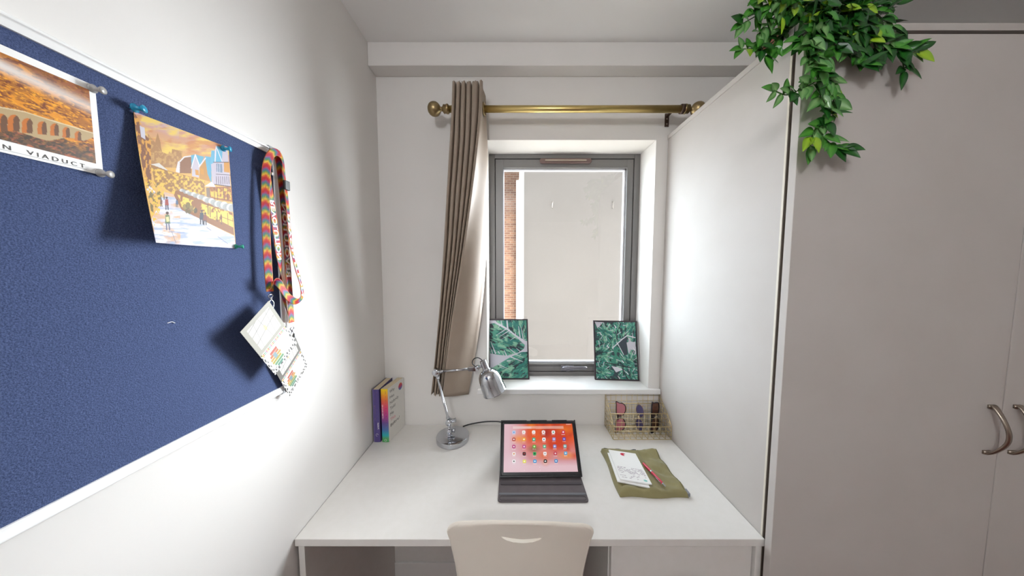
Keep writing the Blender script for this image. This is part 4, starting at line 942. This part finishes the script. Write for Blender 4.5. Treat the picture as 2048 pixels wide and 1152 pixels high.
for a, c_, w0, w1 in (((122, 180), (230, 200), 30, 10), ((210, 195), (400, 300), 26, 16), ((400, 295), (540, 400), 16, 24), ((540, 400), (690, 500), 26, 40), ((375, 290), (220, 385), 14, 3), ((410, 320), (265, 408), 12, 3), ((512, 405), (430, 455), 10, 2),
                      ((410, 380), (290, 445), 5, 2), ((390, 165), (400, 280), 16, 22), ((300, 165), (315, 235), 8, 16), ((565, 250), (585, 405), 6, 16), ((605, 260), (632, 440), 5, 14), ((515, 330), (520, 385), 4, 14), ((140, 470), (210, 640), 4, 18), ((130, 545), (165, 640), 4, 10), ((340, 590), (375, 668), 5, 16), ((410, 560), (500, 632), 4, 12), ((525, 565), (580, 610), 4, 10), ((250, 610), (268, 640), 12, 14), ((320, 640), (335, 665), 6, 8), ((290, 225), (255, 275), 14, 4),
                      ((440, 690), (620, 757), 16, 5), ((510, 650), (632, 695), 10, 3), ((250, 795), (395, 858), 12, 3), ((165, 870), (275, 908), 10, 3), ((385, 745), (450, 742), 14, 4), ((280, 838), (335, 850), 8, 3), ((415, 965), (440, 920), 5, 2), ((420, 345), (438, 350), 12, 8), ((580, 495), (620, 490), 6, 3), ((655, 440), (665, 440), 12, 10), ((580, 650), (590, 655), 10, 8)):
    p1.line([a, c_], w0, '#d3d2dc', 1, w1)
zs = .9345
picture('picture_frame', (-.119, 1.388, zs), (.0905, 1.3885, zs), (.086, 1.432, 1.243), (-.129, 1.432, 1.243), p1, 'black-framed print of broad feathered banana leaves leaning at the left of the sill')
# right print: split monstera leaves (crop 2.742 per photo px, origin 1160,600)
p2 = Paint(200, 290, [(83, 123), (300, 122), (318, 438), (92, 437)], '#34454b'); p2.noise(30, 18, '#3f8a76', .45, .6, 201, ang=.7); p2.noise(20, 30, '#1d2830', .5, .62, 202, ang=-.4); p2.poly([(240, 190), (300, 200), (310, 330), (268, 300), (255, 235)], '#cfcdd6'); p2.poly([(84, 124), (130, 124), (100, 160)], '#cfcdd6')
def mon(cx_, cy_, R_, a0, seed, n_=11, lobes=.32):
    P = []; 
    for k in range(n_ * 4):
        a = a0 + 2 * PI * k / (n_ * 4); r = R_ * (1 if k % 4 in (1, 2) else 1 - lobes * (1 if k % 4 == 0 else .15)) * (1 + .18 * math.cos(a - a0)); P.append((cx_ + r * math.cos(a), cy_ + r * 1.15 * math.sin(a)))
    m_ = p2.mask(P); leafshade(p2, m_, seed, a0, 16)
    for k in range(n_):
        a = a0 + 2 * PI * (k + .1) / n_; p2.line([(cx_, cy_), (cx_ + R_ * .9 * math.cos(a), cy_ + R_ * 1.05 * math.sin(a))], 1.2, '#1e3a3a'); a += PI / n_
        p2.line([(cx_ + R_ * .45 * math.cos(a), cy_ + R_ * .5 * math.sin(a)), (cx_ + R_ * .85 * math.cos(a), cy_ + R_ * .98 * math.sin(a))], 2.0, '#dcdae2', .9, 3.4)
mon(265, 350, 78, .8, 101); mon(235, 165, 72, -1.2, 111, 9); mon(285, 150, 60, 1.9, 121, 7); mon(120, 300, 76, 2.6, 131, 12); mon(120, 400, 60, .4, 141, 9); mon(180, 210, 62, -1.7, 151, 9)
p2.poly([(205, 240), (232, 215), (250, 190), (262, 210), (255, 235), (262, 300), (240, 305), (222, 260)], '#39444e'); p2.line([(180, 265), (232, 215), (258, 195), (300, 205)], 5, '#dddbe3'); p2.line([(205, 235), (240, 300)], 3, '#dddbe3')
mon(140, 175, 50, .9, 161, 8); mon(275, 415, 50, -2.2, 171, 8)
p2.poly([(175, 365), (215, 372), (240, 382), (200, 400)], '#d8d6de'); p2.line([(140, 345), (240, 365), (280, 372)], 5, '#20282f'); p2.line([(235, 380), (262, 435)], 5, '#20282f')
for x, y in ((188, 138), (150, 250), (230, 330), (255, 395), (110, 180), (290, 260), (210, 420)): p2.line([(x, y), (x + 10, y + 14)], 2, '#eceaf0', 1, 5)
picture('picture_frame', (.4285, 1.384, zs), (.6495, 1.3665, zs), (.6485, 1.415, 1.236), (.426, 1.4285, 1.236), p2, 'black-framed print of dense split monstera leaves leaning at the right of the sill')

# ================================================================== WIRE ORGANISER AND SUNGLASSES
XB0, XB1 = .448, .7045
tiers = [(1.282, .9160), (1.247, .878), (1.207, .8495), (1.171, .809)]
wb_ = thing('wire_basket', ((XB0 + XB1) / 2, 1.23, DZ), 'pale gold stepped wire mesh basket in the right back corner of desk', 'basket')
rw = .0011; Zb = DZ + .0025
for k, (y, zt) in enumerate(tiers):
    b = MB(); b.tube([(XB0, y, zt), (XB1, y, zt)], .0019, 8); nv = 10
    for i in range(nv + 1): x = XB0 + (XB1 - XB0) * i / nv; b.tube([(x, y, Zb), (x, y, zt)], rw, 6)
    z = Zb + .018
    while z < zt - .008: b.tube([(XB0, y - .001, z), (XB1, y - .001, z)], rw, 6); z += .026 if k < 2 else .019
    put('wire_wall', b, M['wire'], wb_, smooth=True)
for x in (XB0, XB1):
    b = MB()
    pts = [(x, tiers[0][0], Zb), (x, tiers[0][0], tiers[0][1])]
    for k in range(3): pts += [(x, tiers[k + 1][0] + .001, tiers[k][1] - (.004 if k == 0 else .002)) if False else (x, tiers[k + 1][0], tiers[k + 1][1])]
    pts += [(x, tiers[3][0], Zb)]; b.tube(pts, .0015, 8, closed=True)
    for y in (1.19, 1.228, 1.265):
        zt = np.interp(y, [1.171, 1.207, 1.247, 1.282], [.809, .8495, .878, .916]); b.tube([(x, y, Zb), (x, y, float(zt))], rw, 6)
    for z in (.77, .79, .815, .84, .865, .89):
        y0 = float(np.interp(z, [.809, .8495, .878, .916], [1.171, 1.207, 1.247, 1.282])); b.tube([(x, y0, z), (x, 1.282, z)], rw, 6)
    put('side_grid', b, M['wire'], wb_, smooth=True)
b = MB()
for i in range(11): x = XB0 + (XB1 - XB0) * i / 10; b.tube([(x, 1.171, Zb), (x, 1.282, Zb)], rw, 6)
for y in (1.171, 1.189, 1.207, 1.225, 1.247, 1.265, 1.282): b.tube([(XB0, y, Zb - .0008), (XB1, y, Zb - .0008)], rw if 1.171 < y < 1.28 else .0015, 6)
put('base_grid', b, M['wire'], wb_, smooth=True)

def glasses(name, loc, shape, ang, mf, ml, label, rf=.0017, W=.134, Hh=.044, lean=0):
    """a pair stood on end: its width runs up Z, the lenses face the room, temples folded behind. ang turns it about Z"""
    t = thing(name, loc, label, 'sunglasses', 'sunglasses in the wire basket'); o = Vector(loc); ca, sa = math.cos(ang), math.sin(ang)
    ex = Vector((ca, sa, 0)); ey = Vector((-sa, ca, 0)); ez = Vector((math.sin(lean) * ca, math.sin(lean) * sa, math.cos(lean)))
    def Q(a, h, d=0): return o + ex * a + ez * h + ey * d           # a: lens height direction, h: along the width
    for sgn in (1, -1):
        cz = W / 2 + sgn * W * .255
        P = [Q(x * Hh / 2, cz + sgn * z * W * .215, 0) for x, z in shape]
        sp = spline(P, 5, True)
        b = MB().tube(sp, rf, 8, closed=True); f = put('lens_rim', b, mf, t, smooth=True)
        put('lens', MB().prism(sp[::2], ey * .0012), ml, t)
    b = MB().tube(spline([Q(-Hh * .22, W * .5 - .012, 0), Q(-Hh * .30, W * .5, -.002), Q(-Hh * .22, W * .5 + .012, 0)], 5), rf * 1.1, 8); put('bridge', b, mf, t, smooth=True)
    for sgn in (1, -1):
        z0 = W / 2 + sgn * W * .485; z1 = W / 2 - sgn * W * .46
        b = MB().tube(spline([Q(-Hh * .33, z0, .001), Q(-Hh * .30, z0 - sgn * .002, .005 + (.003 if sgn > 0 else 0)), Q(-Hh * .2, (z0 + z1) / 2, .0075 + (.004 if sgn > 0 else 0)), Q(-Hh * .05, z1 + sgn * .02, .0085 + (.004 if sgn > 0 else 0)), Q(Hh * .22, z1, .0085 + (.004 if sgn > 0 else 0))], 6), rf * .95, 8)
        put('temple', b, mf, t, smooth=True)
    return t
cat_eye = [(-1.0, .9), (-1.0, .2), (-.85, -.75), (-.2, -1.0), (.55, -.85), (1.0, -.15), (.9, .55), (.35, .95), (-.4, 1.08), (-1.05, 1.35)]
round_ = [(-1, 0), (-.7, -.72), (0, -1), (.7, -.72), (1, 0), (.7, .72), (0, 1), (-.7, .72)]
square_ = [(-1, 1.1), (-1.05, .1), (-.9, -.9), (-.1, -1), (.7, -.85), (1.0, -.3), (.95, .6), (.6, 1.0), (-.3, 1.1)]
glasses('sunglasses', (.502, 1.228, Zb + .0012), cat_eye, .12, M['tort'], M['pink_lens'], 'cat-eye sunglasses with pink lenses, leftmost in the wire basket', .0021, .138, .046)
glasses('sunglasses', (.590, 1.228, Zb + .0012), round_, -1.08, M['gold_thin'], M['violet_lens'], 'thin-framed sunglasses with violet lenses, middle pair, nearly edge-on', .0009, .130, .040)
glasses('sunglasses', (.660, 1.226, Zb + .0012), square_, .45, M['black_frame'], M['brown_lens'], 'angular black sunglasses with brown lenses, rightmost in the wire basket', .0026, .140, .046, .0)

# ================================================================== POUCH, NOTEPADS, PEN
cTL, cTR, cBR, cBL = Vector((.368, 1.093, 0)), Vector((.592, 1.078, 0)), Vector((.583, .857, 0)), Vector((.357, .861, 0))
def pouch_pt(s, t, bottom=False):
    p = (cTL * (1 - s) + cTR * s) * t + (cBL * (1 - s) + cBR * s) * (1 - t)
    e = min(s, 1 - s, t, 1 - t) / .07; e = min(1, e); k = (1 - (1 - e) ** 2) ** .5
    nz = float(vnoise(np.array([s * 5.0 + 3]), np.array([t * 4.0 + 9]), 77, 3)[0]) - .5; n2 = float(vnoise(np.array([s * 3.0 + t * 6]), np.array([t * 3.0 - s * 2 + 40]), 78, 2)[0]) - .5
    h = .0205 * k + (nz * .022 + n2 * .016) * k
    pad = (.06 < s < .62 and .10 < t < .97)
    if pad: h = .0205 * k * .97
    if .5 < s < .85 and .15 < t < .75: h = min(h, .0205)
    crn = math.exp(-((s - .06) ** 2 / .004 + (t - .06) ** 2 / .008)); h -= crn * .010
    # sides puff slightly in and out
    off = Vector((math.sin(t * 7) * .003 * (1 if s > .5 else -1) * (abs(s - .5) * 2) ** 4, math.sin(s * 9) * .003 * (abs(t - .5) * 2) ** 4, 0))
    return p + off + Vector((0, 0, DZ + .0008 + (0 if bottom else max(.0004, h))))
b = MB().grid(lambda s, t: pouch_pt(s, t), 60, 60); nb = 60
n0 = len(b.v); bb = MB().grid(lambda s, t: pouch_pt(s, t, True), 60, 60); b.add(bb.v, [f[::-1] for f in bb.f])
rim = [i for i in range(61)] + [61 * j + 60 for j in range(1, 61)] + [61 * 60 + i for i in range(59, -1, -1)] + [61 * j for j in range(59, 0, -1)]
b.f += [(rim[k], rim[(k + 1) % len(rim)], rim[(k + 1) % len(rim)] + n0, rim[k] + n0) for k in range(len(rim))]
pc = thing('cloth_pouch', ((cTL + cBR) / 2).to_tuple()[:2] + (DZ,), 'olive green canvas pouch lying flat on the right of the desk', 'pouch')
put('pouch_body', b, M['olive'], pc, smooth=True)
zp = [pouch_pt(s, .985) + Vector((0, .0015, .001)) for s in np.linspace(.06, .62, 14)]
put('zip_edge', MB().tube(zp, .0016, 6), M['navy'], pc, smooth=True)
zs_ = [pouch_pt(.955, t) + Vector((0, 0, .0006)) for t in np.linspace(.06, .95, 40)]
put('side_seam', MB().tube(zs_, .0011, 6), mat('olive_thread', '#6d663f', .8), pc, smooth=True)
put('cloth_tag', MB().box((.580, .862, DZ + .001), (.590, .884, DZ + .013)), M['grey_cloth'], pc, bevel=.002)

PZ = DZ + .0235
def pad(quad, z0, z1, label, name='notepad', printed=True):
    P = [onZ(u, v, z1) for u, v in quad]      # TL, TR, BR, BL
    t = thing(name, ((P[0] + P[2]) / 2).to_tuple()[:2] + (z0,), label, 'notepad')
    put('sheets', MB().prism([Vector((p.x, p.y, z0)) for p in P], (0, 0, z1 - z0)), M['paper'], t, bevel=.0004)
    return t, P
np2, P_ = pad([(1215, 905), (1268, 914), (1300, 975), (1235, 962)], PZ - .0005, PZ + .0035, 'lower white notepad peeking out beneath the printed one')
np1, P_ = pad([(1217, 899), (1271, 907), (1304, 968), (1240, 958)], PZ + .0042, PZ + .0085, 'white notepad with printed pink and grey lines, on top of pouch')
rgt = (P_[1] - P_[0]); dwn = (P_[3] - P_[0]); Wp, Hp = rgt.length, dwn.length; rgt = rgt.normalized(); dwn = dwn.normalized()
def N(a, d): return P_[0] + rgt * a * Wp + dwn * d * Hp + Vector((0, 0, .0003))
b = MB(); r1 = random.Random(5)
for i in range(12):
    d = .585 + .030 * i; a = .06 + r1.random() * .04
    while a < (.93 if i < 9 else .62):
        w_ = r1.uniform(.03, .09)
        if r1.random() < (.8 if i < 6 else .42): b.add([N(a, d), N(min(.95, a + w_), d), N(min(.95, a + w_), d + .012), N(a, d + .012)], [(0, 1, 2, 3)])
        a += w_ + .02
put('printed_lines', b, mat('grey_pink_print', '#a08a98', .7), np1)
b = MB(); cc = N(.50, .115); b.add([cc] + [cc + rgt * .011 * math.cos(a) + dwn * .008 * math.sin(a) for a in [2 * PI * k / 20 for k in range(4, 19)]], [(0, k, k + 1) for k in range(1, 15)]); put('red_emblem', b, M['pen_red'], np1)
b = MB(); cc = N(.85, .92); b.add([cc + rgt * .006 * math.cos(a) + dwn * .005 * math.sin(a) for a in [2 * PI * k / 16 for k in range(16)]], [list(range(16))]); put('green_emblem', b, mat('mint_print', '#8cc8c0', .6), np1)
b = MB(); text_on(b, 'notes', N(.66, .14), rgt, -dwn, .0001 if False else .0028, .010) if False else None
pz = DZ + .0290
pa, pb3 = onZ(1284, 924, pz), onZ(1331, 973, pz); d = (pb3 - pa); Ln = d.length; d.normalize()
pe = thing('ballpoint_pen', (pa + pb3) / 2, 'red ballpoint pen with silver trim lying on the olive pouch', 'pen')
put('barrel', MB().lathe(pa, d, [(.006, .0026), (.010, .0040), (.030, .0052), (.050, .0046), (.090, .0046), (Ln - .014, .0042), (Ln - .012, .0034)], 20), M['pen_red'], pe, smooth=True)
put('tip', MB().lathe(pa, d, [(0, .0008), (.004, .0014), (.008, .0030), (.011, .0034)], 16), M['steel'], pe, smooth=True)
put('ring', MB().lathe(pa + d * .048, d, [(0, .0048), (.001, .0056), (.005, .0056), (.006, .0048)], 20), M['steel'], pe, smooth=True)
put('clicker', MB().lathe(pa + d * (Ln - .013), d, [(0, .0040), (.003, .0040), (.004, .0028), (.012, .0026), (.013, .0015)], 16), M['steel'], pe, smooth=True)
sd = Vector((0, 0, 1)).cross(d).normalized() * -1; sd = (sd + Vector((0, 0, .35))).normalized()
put('pocket_clip', MB().tube([pa + d * (Ln - .016) + sd * .004, pa + d * (Ln - .018) + sd * .0078, pa + d * (Ln - .052) + sd * .0068], .0012, 8), M['steel'], pe, smooth=True)

# ================================================================== TRAILING PLANT
pot = thing('trailing_plant', (.86, .86, 2.108), 'artificial trailing plant with variegated green leaves spilling over the wardrobe top', 'plant')
pc_ = (.845, .86)
put('pot', MB().lathe((pc_[0], pc_[1], 2.1085), (0, 0, 1), [(0, .055), (.003, .058), (.075, .072), (.078, .077), (.092, .078), (.092, .070), (.080, .068), (.078, .01)], 36), M['terracotta'], pot, smooth=False, bevel=.001)
put('soil', MB().lathe((pc_[0], pc_[1], 2.180), (0, 0, 1), [(0, .066), (.006, .064), (.009, .02)], 24), M['soil'], pot, smooth=True)
def PT(u, v, Y): return onY(u, v, Y)
strands = [
 [(1640,5,.76),(1590,18,.75),(1540,16,.75),(1505,36,.75),(1484,48,.75)],
 [(1630,35,.77),(1575,58,.76),(1535,92,.76),(1508,97,.76),(1484,98,.76)],
 [(1600,0,.76),(1560,25,.75),(1522,60,.75),(1520,85,.75),(1530,112,.75)],
 [(1620,-10,.75),(1570,0,.74),(1530,10,.74),(1508,20,.74)],
 [(1650,20,.76),(1600,45,.75),(1560,75,.75),(1545,100,.75)],
 [(1650,20,.69),(1628,80,.675),(1615,108,.665),(1636,138,.66),(1655,165,.66),(1668,195,.66),(1655,222,.66),(1640,248,.66),(1648,275,.66),(1672,295,.66),(1690,296,.655)],
 [(1660,20,.69),(1640,70,.672),(1632,120,.66),(1650,160,.655),(1640,200,.655),(1660,235,.655),(1628,262,.655),(1620,295,.655)],
 [(1650,110,.66),(1632,160,.655),(1605,176,.650),(1575,190,.645),(1550,182,.645)],
 [(1690,20,.70),(1722,65,.68),(1760,88,.67),(1795,100,.665),(1822,103,.66),(1838,104,.66)],
 [(1690,30,.70),(1712,80,.68),(1722,112,.67),(1718,130,.665),(1735,128,.66)],
 [(1720,40,.69),(1765,70,.675),(1795,100,.67),(1806,125,.665),(1806,142,.665)],
 [(1700,10,.70),(1745,25,.69),(1778,48,.68),(1795,65,.675)],
 [(1650,40,.70),(1622,72,.67),(1618,90,.665)],
 [(1690,-20,.72),(1740,-5,.70),(1775,10,.70),(1792,2,.70)],
 [(1660,-20,.74),(1640,20,.71),(1625,55,.69),(1600,80,.68)],
 [(1680,0,.72),(1690,45,.69),(1685,85,.675),(1700,100,.67)],
 [(1640,-30,.76),(1600,-25,.75),(1555,-20,.74),(1520,-5,.74)],
 [(1700,0,.72),(1720,40,.70),(1745,80,.68),(1752,105,.67)],
 [(1650,-10,.74),(1670,30,.70),(1660,60,.68),(1668,92,.67)],
 [(1620,10,.77),(1590,40,.76),(1570,55,.76),(1540,60,.76)],
 [(1715,-30,.74),(1700,10,.71),(1710,40,.69),(1700,70,.68)],
]
lv = MB(); lc = []; stm = MB(); rl = random.Random(11); NL = 0
G_DK, G_MD, G_LT, G_YL, G_WH = lin('#16421a'), lin('#2e7426'), lin('#5fa53c'), lin('#a8cc2c'), lin('#96bf7c')
def mixc(a, b, t): return tuple(a[i] * (1 - t) + b[i] * t for i in range(3))
def safe(p):
    x, y, z = p
    if z < 2.114 and x > XP - .012 and y > .688:
        if z > 2.07 and y > .70: z = max(z, 2.114) if x > XP else z
        elif x > .696: y = .688
    if x > XP - .006 and z < 2.113 and y > .688:
        if x < XP + .03 and z < 2.09: x = XP - .006
        else: z = 2.114
    return (x, y, min(z, ZC - .01))
def leaf(p, dirv, nrm_, Lg, kind):
    global NL
    d = dirv.normalized(); n_ = (nrm_ - d * nrm_.dot(d)); n_ = n_.normalized() if n_.length > 1e-4 else d.orthogonal().normalized(); s = d.cross(n_); K = 8; vs = []; wd = Lg * rl.uniform(.24, .30); droop = rl.uniform(.05, .3)
    dk, mid = {0: (G_DK, G_MD), 1: (G_MD, G_LT), 2: (mixc(G_MD, G_YL, .5), G_YL), 3: (G_MD, G_WH)}[kind]
    for i in range(K + 1):
        t = i / K; w_ = wd * (math.sin(PI * min(1, t ** .72)) ** .85 if 0 < t < 1 else .02); c = p + d * (Lg * t) - Vector((0, 0, 1)) * (droop * Lg * t * t)
        for k, q_ in enumerate((-1, -.5, 0, .5, 1)):
            v = c + s * (q_ * w_) + n_ * (abs(q_) * w_ * .35); vs.append(safe(tuple(v)))
            stripe = .55 + .45 * math.cos(abs(q_) * 9 + t * 5); f = {0: (.9, .35, .1), }.get(kind, (.95, .45, .12))[(0 if k == 2 else 1 if k in (1, 3) else 2)]
            lc.append((*mixc(dk, mid, max(0, min(1, f * (.75 + .5 * stripe) - .1))), 1))
    lv.add(vs, [(i * 5 + k, i * 5 + k + 1, (i + 1) * 5 + k + 1, (i + 1) * 5 + k) for i in range(K) for k in range(4)]); NL += 1
for si, st in enumerate(strands):
    P = spline([PT(*q_) for q_ in st], 6); P = [Vector(safe(tuple(p))) for p in P]
    stm.tube(P, .0013, 6)
    # root the strand in the pot
    a = Vector((pc_[0], pc_[1], 2.185)); stm.tube(spline([a, (a + P[0]) / 2 + Vector((0, 0, .05)), P[0]], 5), .0014, 6)
    tot = sum((P[i + 1] - P[i]).length for i in range(len(P) - 1)); dacc = 0; nxt = .004; side = 1; hang = len(st) > 8
    for i in range(len(P) - 1):
        seg = P[i + 1] - P[i]; dacc += seg.length
        while nxt <= dacc:
            base = P[i + 1]; t = seg.normalized(); f = dacc / tot
            for rep in range(2 if not hang else 2):
                out = Vector((rl.uniform(-1, 1), rl.uniform(-.9, .15), rl.uniform(-.9, .45))) + t * .9 + Vector((side * .9, 0, 0)).cross(Vector((0, 1, 0))) * .2
                out += Vector((t.z, 0, -t.x)) * side * .9; nrm_ = Vector((rl.uniform(-.5, .3), -1, rl.uniform(-.3, .9)))
                r = rl.random(); left = base.x < .72
                kind = (3 if r < .38 else 1 if r < .75 else 2 if r < .82 else 0) if (left or hang) else (0 if r < .68 else 1 if r < .88 else 2 if r < .96 else 3)
                leaf(base, out, nrm_, rl.uniform(.028, .043), kind); side = -side
            nxt += .0165 if not hang else .0135
    leaf(P[-1], (P[-1] - P[-3]), Vector((-.2, -1, .3)), .034, 1 if P[-1].x < .75 else 0)
# dense heart of the plant, just above the wardrobe top
for k in range(120):
    u = rl.uniform(1560, 1775); v = rl.uniform(-30, 62); Y = rl.uniform(.69, .76); base = PT(u, v, Y)
    if u < 1600 and v > 40: continue
    leaf(base, Vector((rl.uniform(-1, 1), rl.uniform(-1, .1), rl.uniform(-1, .4))), Vector((rl.uniform(-.4, .4), -1, rl.uniform(-.2, .8))), rl.uniform(.030, .043), 0 if rl.random() < (.45 if u < 1650 else .75) else rl.choice((1, 1, 2, 3)))
put('foliage', lv, V_LEAF, pot, smooth=True, colors=lc, recalc=False); put('vines', stm, M['stem'], pot, smooth=True)

# ================================================================== FILL LAMP (added out of view behind the camera to brighten the room)
cx_, cy_, cz_ = -.36, -1.05, 2.13
clm = thing('fill_pendant_lamp', (cx_, cy_, cz_), 'added round frosted pendant lamp, unseen behind the viewer, lighting the room', 'lamp')
put('ceiling_rose', MB().lathe((cx_, cy_, ZC), (0, 0, -1), [(0, .05), (.012, .05), (.02, .03), (.022, .004)], 32), M['white_trim'], clm, smooth=True)
put('cord', MB().tube([(cx_, cy_, ZC - .02), (cx_, cy_, cz_ + .12)], .003, 8), M['white_trim'], clm)
put('globe_shade', MB().lathe((cx_, cy_, cz_ + .125), (0, 0, -1), [(.125 - .125 * math.cos(PI * k / 20), max(.002, .125 * math.sin(PI * k / 20))) for k in range(21)], 40), M['globe'], clm, smooth=True)
al = bpy.data.lights.new('fill_light', 'POINT'); al.shadow_soft_size = .10; al.energy = FILL_LAMP_W; al.color = (.93, .96, 1)
alo = bpy.data.objects.new('fill_light', al); COL.objects.link(alo); alo.parent = clm; alo.location = (0, 0, 0)
